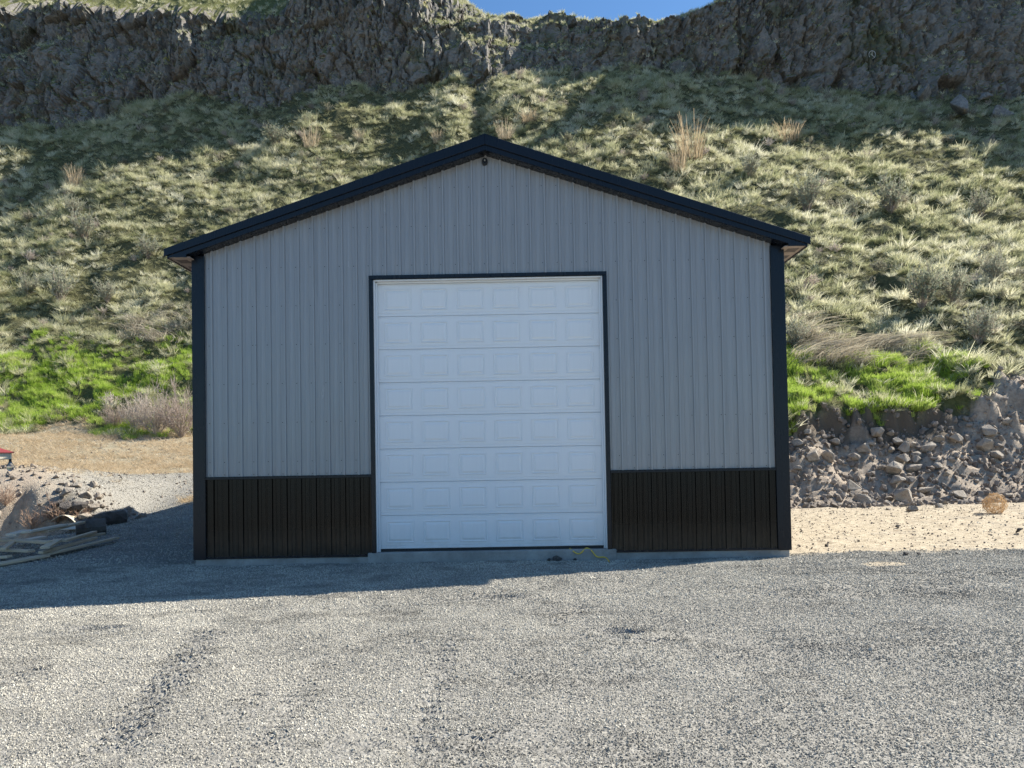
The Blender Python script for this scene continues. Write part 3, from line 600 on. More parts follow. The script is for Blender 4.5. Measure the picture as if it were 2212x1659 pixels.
gravel = scatter('gravel_stones', np.stack([PX, PY, PZ], 1), RNG.uniform(0, 6.28, (len(PX), 3)), PS[:,None]*np.ones(3), peb, damp_shade=damp_shade_at(PX, PY))
tag(gravel, 'loose grey gravel spread over the yard', 'gravel', None, 'stuff')
# dirt clods and broken stone on the cut banks and the sand
clods = [hidden('clod_kind', rock_mesh('clod_kind', 330+i, 13, (1, .85, .7)), M_clod) for i in range(6)]
def rect_pts(x0, x1, y0, y1, dens): n = int((x1-x0)*(y1-y0)*dens); return RNG.uniform(x0, x1, n), RNG.uniform(y0, y1, n)
x1, y1 = rect_pts(3.5, 24, 9.8, 14.2, 110); s1 = .015+.15*RNG.uniform(0, 1, len(x1))**3.5
x5, y5 = rect_pts(15.5, 25, 12, 18, 55); s5 = .02+.14*RNG.uniform(0, 1, len(x5))**3.5
x2, y2 = rect_pts(-16, -8.6, 4, 7.4, 60); s2 = .015+.09*RNG.uniform(0, 1, len(x2))**3
x3, y3 = rect_pts(4.7, 22, -.3, 10.5, 42); s3 = .005+.03*RNG.uniform(0, 1, len(x3))**4
x4, y4 = rect_pts(-20, -7, 8, 21.5, 16); s4 = .01+.06*RNG.uniform(0, 1, len(x4))**4
x1, y1, s1 = map(np.concatenate, ((x1, x2, x3, x4, x5), (y1, y2, y3, y4, y5), (s1, s2, s3, s4, s5))); mk = masks(x1, y1); kp = (mk[2] < .4); x1, y1, s1 = x1[kp], y1[kp], s1[kp]
tag(scatter('soil_clods', np.stack([x1, y1, H(x1, y1)+s1*.2], 1), RNG.uniform(0, 6.28, (len(x1), 3)), s1[:,None]*np.ones(3), clods), 'brown soil clods strewn over the cut banks and sand', 'soil', None, 'stuff')
# bunchgrass on the hill
tk = [hidden('tuft_kind', tuft('tuft_kind', 500+i, 80, .14, .28+.05*(i % 3), .42+.15*(i % 3), .35+.2*(i % 2), .0075), M_tuft) for i in range(10)]
n = 68000; x = RNG.uniform(-46, 46, n); y = RNG.uniform(12.5, 55, n)
yc = yc_(x); mk = masks(x, y); vis = np.abs(x-.4) < (y+12)*.70+1.5
clump = vnoise(x*1.3, y*1.5, 510)*.6+vnoise(x*.45, y*.5, 511)*.5
kp = vis & (y < yc+1.0) & (mk[2] > .5) & (RNG.uniform(0, 1, n) < .12+1.1*sst(.36, .68, clump)) & ((mk[3] < .5) | (RNG.uniform(0, 1, n) < np.where(x > 0, .75, .30))) & ~((np.abs(x) < 5.5) & (y < 24))
x, y, clump = x[kp], y[kp], clump[kp]; z = H(x, y)-.02
gxx, gyy = slope_n(x, y); sc = (.38+.90*RNG.uniform(0, 1, len(x))**1.6)*(.65+.75*clump); sc *= 1.0
E_ = np.stack([np.arctan(gyy)*.28+RNG.normal(0, .22, len(x)), -np.arctan(gxx)*.3+RNG.normal(0, .22, len(x))-.05, RNG.uniform(-1.2, 1.2, len(x))], 1)
x_b, y_b = RNG.uniform(-46, 46, 52000), RNG.uniform(12.5, 55, 52000); mkb = masks(x_b, y_b)
kb = (np.abs(x_b-.4) < (y_b+12)*.70+1.5) & (y_b < yc_(x_b)+1.0) & (mkb[2] > .35) & ~((np.abs(x_b) < 5.5) & (y_b < 24)); x_b, y_b = x_b[kb], y_b[kb]; sb_ = RNG.uniform(.35, .62, len(x_b))
lk0 = [hidden('low_kind', tuft('low_kind', 520+i, 46, .22, .30, .9, .7, .009), M_low) for i in range(4)]
tag(scatter('low_grass', np.stack([x_b, y_b, H(x_b, y_b)-.01], 1), np.stack([RNG.normal(.35, .2, len(x_b)), RNG.normal(0, .2, len(x_b)), RNG.uniform(-1.5, 1.5, len(x_b))], 1), sb_[:,None]*np.array([1.5, 1.5, 1]), lk0), 'short dull grass between the tufts on the hillside', 'grass', None, 'stuff')
tag(scatter('hillside_grass', np.stack([x, y, z], 1), E_, np.stack([sc*1.25, sc*1.25, sc], 1), tk), 'pale olive bunchgrass covering the steep hillside', 'grass', None, 'stuff')
print('tufts', len(x), 'gravel', len(PX), 'clods', len(x1))
# fresh green grass at the foot of the hill
gk = [hidden('green_kind', tuft('green_kind', 540+i, 70, .16, .30, .35, .35, .009), M_green) for i in range(4)]
n = 16000; x = np.concatenate([RNG.uniform(-32, -5, n), RNG.uniform(5, 18, n)]); y = np.concatenate([RNG.uniform(19.5, 29, n), RNG.uniform(12.5, 19, n)]); mk = masks(x, y)
kp = (RNG.uniform(0, 1, 2*n) < np.where(x > 0, .6, 1.0)*mk[3]*mk[2]*(.05+1.15*sst(.33, .68, vnoise(x*.8, y*.8, 551)*.6+vnoise(x*2.1, y*2.1, 552)*.4))); x, y = x[kp], y[kp]; sc = .5+.6*RNG.uniform(0, 1, len(x))
tag(scatter('green_grass', np.stack([x, y, H(x, y)-.02], 1), np.stack([RNG.normal(.2, .15, len(x)), RNG.normal(0, .15, len(x)), RNG.uniform(0, 6.28, len(x))], 1), sc[:,None]*np.ones(3), gk), 'fresh bright green grass along the foot of the hill', 'grass', None, 'stuff')
# grass on ledges and along the skyline of the cliff
nz = np.zeros(CX.shape); dy = np.gradient(CY, axis=0); dz = np.gradient(CZ, axis=0); nz = dy/np.hypot(dy, dz).clip(1e-6)
msk = (nz > .62) & (np.abs(CX) < 46); msk[NR+26:] = False; ii = np.argwhere(msk); wgt = np.hypot(dy, dz)[msk]*np.where(ii[:,0] >= NR, 1.0, 1.6); pr = wgt/wgt.sum()
sel = RNG.choice(len(ii), 13000, p=pr); r_, c_ = ii[sel,0], ii[sel,1]; tt = RNG.uniform(0, 1, len(sel)); r2 = np.minimum(r_+1, NR+NP-1)
P = np.stack([CX[r_,c_]+RNG.uniform(-.05,.05,len(sel)), CY[r_,c_]*(1-tt)+CY[r2,c_]*tt, CZ[r_,c_]*(1-tt)+CZ[r2,c_]*tt-.03], 1); sc = .45+.6*RNG.uniform(0, 1, len(sel))**2
lk = [hidden('ledge_kind', tuft('ledge_kind', 570+i, 40, .12, .40, .5, .5, .014), M_tuft) for i in range(3)]
tag(scatter('ledge_grass', P, np.stack([RNG.normal(.1, .2, len(sel)), RNG.normal(0, .2, len(sel)), RNG.uniform(0, 6.28, len(sel))], 1), sc[:,None]*np.ones(3), lk), 'grass growing on the cliff ledges and along its top', 'grass', None, 'stuff')
# short dry straw on the left terrace and thin litter at the edges of the drive
sk = [hidden('straw_kind', tuft('straw_kind', 590+i, 34, .16, .16, 1.3, .9, .006), M_straw) for i in range(3)]
n = 14000; x = RNG.uniform(-26, -5.5, n); y = RNG.uniform(7, 23, n); mk = masks(x, y); kp = (RNG.uniform(0, 1, n) < (1-mk[0])*(1-mk[1])*(.15+.9*vnoise(x*.8, y*.8, 595))) & (mk[3] < .5); x, y = x[kp], y[kp]
tag(scatter('straw_litter', np.stack([x, y, H(x, y)-.01], 1), np.stack([RNG.normal(0, .2, len(x)), RNG.normal(0, .2, len(x)), RNG.uniform(0, 6.28, len(x))], 1), RNG.uniform(.5, 1.2, len(x))[:,None]*np.ones(3), sk), 'short dry straw lying on the terrace behind the drive', 'dry grass', None, 'stuff')
# ------------------------------------------------------------------ boulders, brush, lumber and other single things
def on(px, py): return ground(px, py)
def scale_at(px, py): return ground(px, py)[1]/F            # metres per picture unit at that spot
def mat_boulder():
    s = NM('boulder_stone'); n = s.noise(1.6, 5, .65); n2 = s.noise(9, 5, .7)
    c = s.ramp(n, [(.25,(.24,.20,.16)), (.5,(.40,.345,.285)), (.8,(.56,.50,.42))]); c = s.mix(s.mrange(n2, .45, .65, 0, .5), c, (.36,.32,.27))
    return s.pbr(c, .92, 0, s.bump(s.math('ADD', n, n2), .06, .8), .2)
M_boulder = mat_boulder(); M_darkrock = mat_simple('dark_basalt_rock', (.12,.105,.095), .92, .4, 3, .05, 9)
def mat_boulder_b(): return mat_simple('lichen_rock', (.20,.185,.17), .92, .45, 4, .06, 10)
M_lichen = mat_boulder_b()
bk = [rock_mesh('boulder', 700+i, random.choice((12, 14, 18)), (1, random.uniform(.75, 1), random.uniform(.7, .95)), .05) for i in range(12)]
for b in bk: b.materials.append(M_boulder)
def boulder(px, py, wpx, label, group='boulders in the dirt bank', hr=.8, mat=None, sink=.34):
    p, d = on(px, py); w = wpx*1.2*d/F/2; i = random.randrange(12)
    me = bk[i]
    if mat is not None:
        me = bk[i].copy(); me.materials.clear(); me.materials.append(mat)
    o = obj('boulder', me, None, None, (p[0], p[1]-w*.35, p[2]+w*hr*(1-2*sink)*.9), (random.uniform(-.3,.3), random.uniform(-.3,.3), random.uniform(0, 6.28)), (w, w*random.uniform(.8, 1), w*hr))
    return tag(o, label, 'boulder', group)
# zoom of the right bank: picture units are 1659-high; stones listed as (x, y of foot, width, words)
RB = [(830,738,115,'pinkish grey boulder topmost left of the heap in the dirt bank'), (755,800,100,'pale angular boulder with a bright top on the left shoulder of the bank'),
 (1090,690,95,'flat grey slab under the turf edge above the heap of stones'), (1195,712,90,'grey boulder lying against the turf cut beside a slab'),
 (1030,745,66,'upright grey stone left of the large layered boulder'), (1120,738,125,'large layered boulder in the middle of the heap'),
 (1105,808,118,'dark rounded boulder below the large layered one'), (1215,780,82,'blocky grey stone at the right of the heap'),
 (1300,738,118,'pale boulder with broken face right of the heap'), (1375,668,98,'low grey boulder under the right end of the turf'),
 (1495,664,112,'wide earth covered boulder on the dirt crest'), (1715,718,135,'big round boulder high on the right side of the bank'),
 (1040,890,160,'largest angular boulder with a split face in mid bank'), (1190,880,115,'egg shaped tan boulder right of the split one'),
 (1215,818,84,'grey wedge of stone between the egg shaped and the blocky one'), (1375,868,88,'pale flat stone half buried in the soil slope'),
 (1075,978,115,'sandy boulder below the split one in mid bank'), (1168,968,88,'cracked stone touching the sandy boulder'),
 (1275,1040,110,'round dirty boulder near the foot of the bank'), (1130,1112,170,'broad mud caked boulder at the foot of the bank'),
 (755,1018,135,'flat tan slab jutting from the lower left bank'), (815,1128,130,'long earth covered stone at the foot of the bank'),
 (580,802,122,'brown boulder left of the bright topped one'), (455,798,118,'brown boulder nearest the barn on the bank'),
 (515,902,54,'small upright stone on the lower left bank'), (345,884,74,'small grey stone beside the barn corner on the bank'),
 (1810,784,115,'earthy boulder right of the big round one'), (1750,610,125,'brown rubble block below the upper mound'),
 (1875,535,85,'grey rubble stone on the upper right mound'), (660,1148,54,'little stone on the berm near the barn'), (1190,1188,80,'stone in the berm at the edge of the sand'), (1020,1176,44,'small stone in the middle of the berm'),
 (1390,1162,76,'dirt caked stone left of the tumbleweed'), (335,700,100,'reddish brown boulder under the turf close to the barn'), (930,622,115,'tan slab set in the dark turf cut'), (1030,620,60,'small square stone set in the turf cut'), (1540,1075,110,'half buried boulder low on the right slope'), (1890,1075,70,'clod covered stone beyond the tumbleweed'), (1450,920,60,'small stone alone on the smooth soil slope'), (960,870,60,'small stone left of the split boulder'), (880,700,70,'lumpy stone right of the pinkish boulder'), (620,690,80,'brown stone under the left turf'), (420,620,70,'rusty stone in the left turf cut')]
for i, (x, y, w, lb) in enumerate(RB): boulder((3000+x*.5426)/1.8517, (1400+y*.5426)/1.8517, w*.293, lb, hr=random.uniform(.65, .95))
# fallen rocks on the slope below the right cliff, and stones on the sand
for x, y, w, lb in ((2062,262,70,'big lichen spotted boulder fallen on the shaded slope'), (1995,225,50,'lichen covered rock at the cliff foot left of the big boulder'), (2162,258,45,'low boulder lying right of the big lichen spotted one'), (2125,222,30,'small rock just under the right cliff'), (1945,205,34,'rock half hidden in grass under the right cliff'), (1845,180,60,'pair like split rock standing at the foot of the right cliff'), (1880,180,44,'pointed rock standing at the foot of the right cliff'), (1760,185,60,'squat block at the left foot of the right cliff')):
    boulder(x, y, w, lb, 'fallen rocks below the cliff', .8, M_lichen, .15)
for x, y, w, lb in ((2200,1151,20,'dark stone at the right edge of the sandy ground'), (1786,1180,12,'little brown stone on the sand near the barn'), (1955,1200,14,'small dark stone at the seam of sand and gravel'), (1983,1200,12,'dark pebble right of the one at the gravel seam'), (1938,1140,12,'tiny stone in the middle of the sandy strip')):
    boulder(x, y, w, lb, 'loose stones on the sand', .7, M_darkrock, .15)
# rubble at the left excavation
LR = [(150,1068,34,'pale split rock at the top of the left rubble heap'), (188,1072,30,'grey rock at the right shoulder of the left rubble heap'), (205,1050,26,'sunlit rock at the lip of the left excavation'), (215,1075,24,'small bright rock at the edge of the gravel drive'),
 (175,1095,36,'dark block in the middle of the left rubble heap'), (205,1098,28,'tan rock low on the right of the left rubble'), (150,1100,38,'dark slab beside the dry weed bush'), (128,1090,28,'dark rock behind the dry weed bush'), (188,1118,34,'sunlit flat rock above the logs'), (160,1125,28,'dark rock under the bent plywood'),
 (222,1095,20,'small rock right at the gravel drive'), (130,1062,22,'little rock in the shaded cut wall'), (172,1050,24,'rock under the lip of the shaded cut'), (110,1108,26,'rock hidden in the dry weeds')]
for x, y, w, lb in LR: boulder(x, y, w, lb, 'rubble at the left excavation', random.uniform(.55, .85), M_darkrock if 'dark' in lb else None)
for x, y, w, lb in ((1200,1193,24,'dark clump of earth against the door sill'), (1183,1196,12,'small dark clod left of the clump at the sill'), (1238,1196,10,'tiny dark clod by the yellow cord')):
    p = unp(x, y+6, Z=.02); p[1] = min(p[1], -.09); s_ = w*.0072/2; tag(obj('dirt_clod', rock_mesh('dirt_clod', 820+x, 20, (1,1,1), .04), M_darkrock, None, (p[0], p[1], float(H(p[0], p[1]))+s_*.5), (0,0,x), (s_, s_*.8, s_*.75)), lb, 'dirt clod', 'clods by the door sill')

# ---- plants that stand out one by one
def stalks(name, seed, n, r0, h, lean, w, k=4, bend=.25):
    g = np.random.default_rng(seed); a = g.uniform(0, 6.28, n); rr = r0*np.sqrt(g.uniform(0,1,n)); hh = h*g.uniform(.5, 1.05, n); s = np.linspace(0, 1, k)[None]; a2 = a+g.normal(0,.6,n)
    o = hh[:,None]*(lean*g.uniform(0,1,n)[:,None]*s+bend*g.uniform(0,1,n)[:,None]*s**2.5)
    P = np.stack([(rr*np.cos(a))[:,None]+o*np.cos(a2)[:,None], (rr*np.sin(a))[:,None]+o*np.sin(a2)[:,None], hh[:,None]*s-.03], 2); return strips(P, w, w*.4, name, g)
def bush(seed, n=46, h=1.0, spread=.75, twigs=7, wig=.06, w=.010, leaf=0, lw=.016, ll=.05, up_=.5):
    """woody stems fanning from the foot, with side twigs; optional leaves on the upper half"""
    g = np.random.default_rng(seed); S = []; Lf = []
    for i in range(n):
        a = g.uniform(0, 6.28); th = spread*np.sqrt(g.uniform(.02, 1)); L = h*g.uniform(.65, 1.05)*(1-.25*th); d = np.array([np.sin(th)*np.cos(a), np.sin(th)*np.sin(a), np.cos(th)])
        t = np.linspace(0, 1, 6); p = d[None]*(L*t)[:,None]+np.array([0,0,1])*(up_*.25*L*t**2)[:,None]+np.cumsum(g.normal(0, wig*L*.35, (6,3)), 0)*t[:,None]; S.append(p)
        for j in range(twigs):
            q = g.uniform(.35, 1); b = p[0]*0+np.array([np.interp(q, t, p[:,c]) for c in range(3)]); e = d+g.normal(0, .55, 3)+np.array([0,0,.35]); e /= np.linalg.norm(e); l2 = L*g.uniform(.12, .3)
            tw = b[None]+e[None]*(l2*t)[:,None]+np.cumsum(g.normal(0, wig*l2*.5, (6,3)), 0)*t[:,None]; S.append(tw)
            for m in range(leaf):
                bb = tw[g.integers(1, 6)]+g.normal(0, .008, 3); ee = e+g.normal(0, .6, 3); ee /= np.linalg.norm(ee); Lf.append(np.stack([bb, bb+ee*ll*.5, bb+ee*ll]))
    st = strips(np.array(S), w, w*.3, 'stems', g); lf = strips(np.array(Lf), lw, lw*.5, 'foliage', g) if leaf else None
    return st, lf
M_scrub = mat_instance('scrub_leaf', [(0,(.20,.20,.14)), (.5,(.30,.28,.21)), (1,(.42,.38,.30))], 1, 1, .35)
sage_kinds = [bush(900+i, 44, 1.0, .75, 7, .05, .009, 7, .014, .055) for i in range(3)]
for st, lf in sage_kinds: st.materials.append(M_brown); lf.materials.append(M_sage)
def sage(px, py, wpx, hpx, label, k=0):
    p, d = on(px, py); w = wpx*1.25*d/F; h = hpx*d/F*1.3; e = tag(empty('sagebrush', (p[0], p[1], p[2]-.05), (.1, 0, random.uniform(0, 6.28))), label, 'shrub', 'sagebrush on the hillside')
    e.scale = (w/1.35, w/1.35, h/1.1); st, lf = sage_kinds[k % 3]; obj('stems', st, None, e); obj('foliage', lf, None, e)
for i, a in enumerate(((1925,462,78,70,'large pale sagebrush alone high on the right slope'), (1742,462,58,74,'grey sagebrush above the right eave of the barn'), (1840,475,44,40,'small sparse sagebrush between two larger ones on the right'),
 (1990,668,80,82,'broad grey sagebrush above the tan leaning grass'), (2060,662,64,70,'brownish sagebrush touching the broad grey one'), (2150,615,56,62,'sagebrush near the right edge above the leaning grass'), (2115,745,76,72,'dense sagebrush at the right just above the dirt mound'),
 (1722,755,50,56,'sagebrush close to the right corner trim'), (2120,470,50,50,'dull sagebrush high at the right edge of the lit slope'), (130,655,60,66,'pale green sagebrush on the left slope above the green grass'), (185,520,60,56,'rounded sagebrush high on the left slope'),
 (232,655,50,44,'low sagebrush in the middle of the left slope'), (320,560,56,44,'grey sagebrush near the left eave of the barn'), (60,640,46,40,'small sagebrush near the left edge of the photo'), (160,470,44,40,'topmost small sagebrush of the left slope'), (1620,385,46,44,'sagebrush just over the right roof slope'), (600,318,56,40,'sagebrush at the shadow line above the left roof slope'), (1450,412,44,30,'low sagebrush right behind the roof edge'))):
    sage(*a, k=i)
tw_k = []
for i in range(4):
    st_, lf_ = bush(940+i, 26, .5, .95, 6, .09, .012, 3 if i % 2 else 0, .016, .05); tw_k.append(hidden('scrub_kind', st_, M_twig if i % 2 else M_scrub))
    if lf_ is not None: tw_k.append(hidden('scrub_kind', lf_, M_scrub))
xs_, ys_ = RNG.uniform(-46, 46, 1500), RNG.uniform(14, 52, 1500); mks = masks(xs_, ys_); ks = (np.abs(xs_-.4) < (ys_+12)*.7) & (mks[2] > .8) & (mks[3] < .4) & (vnoise(xs_*.25, ys_*.25, 660) > .42) & ~((np.abs(xs_) < 5.5) & (ys_ < 24)); xs_, ys_ = xs_[ks], ys_[ks]
tag(scatter('low_scrub', np.stack([xs_, ys_, H(xs_, ys_)], 1), np.stack([RNG.normal(.15, .1, len(xs_)), 0*xs_, RNG.uniform(0, 6.28, len(xs_))], 1), RNG.uniform(.6, 1.4, len(xs_))[:,None]*np.array([1.25, 1.25, 1]), tw_k), 'low grey brown scrub dotted over the hillside', 'scrub', None, 'stuff')
reed_kinds = [stalks('dry_grass_clump', 950+i, 130, .28, 1.0, .28, .008) for i in range(3)]
for m in reed_kinds: m.materials.append(M_straw)
for i, (x, y, w, h, lb) in enumerate(((1492,345,86,90,'tallest orange dry grass clump in the shade right of the peak'), (1706,308,72,44,'orange dry grass clump at the edge of the right shadow'), (1092,302,50,38,'tan dry grass clump just right of the roof peak'), (1142,264,44,28,'dry grass clump above the roof peak'),
  (945,310,34,32,'thin dry grass clump just left of the roof peak'), (776,308,34,28,'small dry grass clump over the left roof slope'), (672,318,50,40,'dry grass clump at the shadow edge on the left slope'), (162,404,50,44,'dim dry grass clump in the left shade'), (1465,372,50,50,'lower companion of the tallest dry grass clump'))):
    p, d = on(x, y); o = obj('dry_grass_clump', reed_kinds[i % 3], None, None, (p[0], p[1], p[2]), (0, 0, i*1.3), (w*d/F/.95, w*d/F/.95, h*d/F*1.05)); tag(o, lb, 'dry grass', 'tall dry grass clumps on the hill')
M_lean = mat_instance('leaning_stalks', [(0,(.36,.30,.23)), (.5,(.52,.45,.34)), (1,(.66,.60,.48))], 1, 1, .35)
# leaning dead grass low on the slope, both sides of the barn
lay = []
for i in range(4):
    g = np.random.default_rng(980+i); n = 30; s = np.linspace(0, 1, 5)[None]; hh = g.uniform(.6, 1.1, n)[:,None]; x0 = g.normal(0, .3, n)[:,None]; y0 = g.normal(0, .2, n)[:,None]; dx = g.normal(.7, .38, n)[:,None]
    P = np.stack([x0+hh*dx*(s**1.3), y0+hh*g.normal(-.15, .2, n)[:,None]*s, hh*(.85*s-.45*s**2.2)], 2); lay.append(hidden('lean_kind', strips(P, .009, .003, 'lean_kind', g), M_lean))
pp = []
for x0, x1, y0, y1, n in ((1705,1990,735,795,95), (1700,1760,690,740,12), (290,415,690,745,45)):
    for k in range(n):
        x_ = random.uniform(x0, x1); y_ = random.uniform(y0, y1)
        pp.append(on(x_, y_)[0])
pp = np.array(pp); rz = np.where(pp[:,0] > 0, RNG.normal(-.1, .5, len(pp)), RNG.normal(0, .5, len(pp))+np.pi); sc = RNG.uniform(.6, 1.25, len(pp))
tag(scatter('leaning_dead_grass', pp, np.stack([0*rz+.25, 0*rz, rz], 1), sc[:,None]*np.ones(3), lay), 'long dead grass leaning over at the hill foot', 'dry grass', None, 'stuff')
# leafless brush behind the left corner, dry weeds, tumbleweed
def plain_bush(name, px, py, wpx, hpx, label, cat, mat, seed, **kw):
    p, d = on(px, py); st, _ = bush(seed, **kw); e = obj(name, st, mat, None, (p[0], p[1], p[2]-.05), (0, 0, 0), (wpx*d/F/1.35, wpx*d/F/1.35, hpx*d/F/1.1)); return tag(e, label, cat)
for i, (x, y, w, h, lb) in enumerate(((392,945,90,108,'tall leafless grey shrub right against the left corner of the barn'), (338,943,86,92,'middle leafless grey shrub left of the barn'), (298,935,60,84,'outermost leafless grey shrub left of the barn'), (250,925,60,52,'low tangle of dead stems left of the leafless shrubs'))):
    tag(plain_bush('leafless_shrub', x, y, w, h, lb, 'shrub', M_twig, 1000+i, n=95, h=1.25, spread=.95, twigs=16, wig=.13, w=.0065, up_=.3), group='leafless shrubs left of the barn')
for i, (x, y, w, h, lb) in enumerate(((125,1125,88,62,'large dry pinkish weed bush in the left excavation'), (70,1140,70,46,'lower dry weed bush at the left edge of the excavation'), (175,1118,50,36,'small dry weed bush by the rubble'), (12,1090,50,60,'dry weed bush cut by the left edge of the photo'))):
    tag(plain_bush('dry_weed_bush', x, y, w, h, lb, 'weed', M_weed, 1020+i, n=55, h=1.0, spread=1.1, twigs=12, wig=.12, w=.009, up_=.5), group='dry weeds in the excavation')
p, d = on(2150, 1108); g = np.random.default_rng(1040); n = 240; v = g.normal(size=(n,3)); v /= np.linalg.norm(v, axis=1, keepdims=True); w_ = g.normal(size=(n,3)); w_ -= v*(w_*v).sum(1, keepdims=True); w_ /= np.linalg.norm(w_, axis=1, keepdims=True)
th = np.linspace(0, 1.5, 6)[None,:,None]; rad = g.uniform(.55, 1, (n,1,1)); P = (v[:,None]*np.cos(th)+w_[:,None]*np.sin(th))*rad*(1+g.normal(0, .05, (n,6,1)))
tag(obj('tumbleweed', strips(P, .02, .01, 'tumbleweed', g), M_tumble, None, (p[0], p[1], p[2]+20*d/F), (0,0,0), (25*d/F,)*3), 'round tan tumbleweed resting at the foot of the dirt bank', 'tumbleweed')

# ---- lumber, logs and scraps at the left
def mat_wood(name, c, v=.3):
    s = NM(name); n = s.noise(6, 6, .7, None, (1, 14, 14)); n2 = s.noise(1.5, 4, .6); oi = s.n('ObjectInfo')
    col = s.ramp(n, [(.25, tuple(k*(1-v) for k in c)), (.7, tuple(min(1, k*(1+v)) for k in c))]); col = s.mix(s.mrange(n2, .45, .7, 0, .3), col, (.38,.35,.31)); col = s.mix(s.math('MULTIPLY', oi.outputs['Random'], .3), col, (.36,.28,.19))
    return s.pbr(col, .85, 0, s.bump(n, .004, .8), .2)
M_wood = mat_wood('weathered_lumber', (.66,.51,.35)); M_pale = mat_wood('pale_lumber', (.76,.68,.56), .12); M_bark = mat_simple('old_log', (.10,.085,.072), .9, .45, 5, .03, 14); M_ply = mat_wood('plywood', (.66,.58,.45), .12)
def z5(x, y): return (x*.5425/1.8517, (1600+y*.5425)/1.8517)
def board(a, b, wid, thk, zoff, label, mat=None):
    pa = on(*z5(*a))[0]; pb = on(*z5(*b))[0]; A = Vector((pa[0], pa[1], pa[2]+zoff)); B = Vector((pb[0], pb[1], pb[2]+zoff+.01)); d = B-A; L = d.length
    m = MB(); m.box(0, L, -wid/2, wid/2, -thk/2, thk/2); o = m.build('board', mat or M_wood, None, bevel=.004); o.location = A; o.rotation_euler = (random.uniform(-.12, .12), -math.asin(max(-1, min(1, d.z/L))), math.atan2(d.y, d.x)); return tag(o, label, 'board', 'lumber scraps left of the barn')
board((-40,1240), (350,1172), .14, .038, .05, 'bowed board lowest and nearest in the lumber pile')
board((335,1168), (858,1045), .14, .038, .06, 'longest board reaching right from the lumber pile')
board((-60,1118), (362,1150), .14, .04, .22, 'board crossing the pile with its cut end to the right')
board((190,1118), (470,1060), .19, .04, .34, 'wide pale board on top of the pile', M_pale)
board((330,1092), (605,1018), .14, .04, .30, 'tan board with raised right end on top of the pile')
board((80,1120), (200,1090), .19, .04, .30, 'short bluish white board on the pile', M_pale)
board((360,1105), (768,1043), .09, .04, .14, 'slender stud second from the top at the right')
board((300,1170), (705,1060), .09, .04, .10, 'slender stud just above the longest board')
board((-40,1155), (232,1172), .14, .04, .12, 'dark edged board under the crossing board')
board((-40,1190), (72,1186), .14, .04, .06, 'stub of board at the lower left edge')
board((-30,1095), (135,1070), .14, .04, .16, 'board at the upper left of the pile', M_pale)
board((130,1085), (330,1052), .14, .04, .10, 'flat board along the back of the pile', M_pale)
board((20,1180), (95,1130), .09, .04, .18, 'short stick leaning across the left of the pile')
board((330,1180), (430,1120), .14, .04, .20, 'short offcut propped in the middle of the pile')
board((470,1125), (700,1055), .09, .04, .20, 'offcut lying over the right half of the pile')
def log(a, b, r, label, seed):
    pa = on(*z5(*a))[0]; pb = on(*z5(*b))[0]; g = np.random.default_rng(seed); A = Vector(pa); B = Vector(pb); A.z += r*.7; B.z += r*.7; n = 14; m = 9; ax = (B-A).normalized(); u = ax.orthogonal().normalized(); v = ax.cross(u); vs = []
    ph = g.uniform(.82, 1.12, n)
    for i in range(m):
        c = A.lerp(B, i/(m-1))
        for k in range(n): rr = r*ph[k]*(1+.05*g.normal())*(1-.06*abs(i-4)/4); vs.append(c+(u*math.cos(2*math.pi*k/n)+v*math.sin(2*math.pi*k/n))*rr)
    q = MB(); q.add(vs, [(i*n+k, i*n+(k+1)%n, (i+1)*n+(k+1)%n, (i+1)*n+k) for i in range(m-1) for k in range(n)]+[tuple(range(n-1,-1,-1)), tuple((m-1)*n+k for k in range(n))])
    return tag(q.build('log', M_bark, None), label, 'log', 'old logs behind the lumber')
log((560,1010), (780,990), .20, 'thick dark log nearest behind the lumber pile', 5); log((720,935), (905,905), .17, 'second dark log further back at the shadow corner', 6); log((540,870), (680,760), .06, 'thin grey log leaning on the rubble', 7)
def bent_sheet(a, b, wid, lift, label):
    pa = on(*z5(*a))[0]; pb = on(*z5(*b))[0]; n = 10; vs = []; d = (pb-pa); d[2] = 0; L = np.linalg.norm(d); sd = np.array([-d[1], d[0], 0])/L*wid/2
    for th in (0, .012):
        for i in range(n):
            t = i/(n-1); c = pa*(1-t)+pb*t+np.array([0, 0, .08+lift*math.sin(math.pi*t)+th]); vs += [c-sd, c+sd]
    k = 2*n; fs = [(2*i, 2*i+2, 2*i+3, 2*i+1) for i in range(n-1)]+[(k+2*i, k+2*i+1, k+2*i+3, k+2*i+2) for i in range(n-1)]+[(2*i, k+2*i, k+2*i+2, 2*i+2) for i in range(n-1)]+[(2*i+1, 2*i+3, k+2*i+3, k+2*i+1) for i in range(n-1)]+[(0,1,k+1,k), (2*n-2, k+2*n-2, k+2*n-1, 2*n-1)]
    return tag(MB().add(vs, fs).build('plywood_scrap', M_ply), label, 'plywood scrap', 'plywood scraps behind the lumber')
bent_sheet((415,915), (600,935), .42, .16, 'bent cream plywood sheet arching beside the dark log'); bent_sheet((500,985), (580,945), .30, .05, 'smaller plywood scrap leaning on the dark log'); bent_sheet((150,1010), (340,990), .12, .02, 'thin pale strip lying on the sunlit gravel at the left')
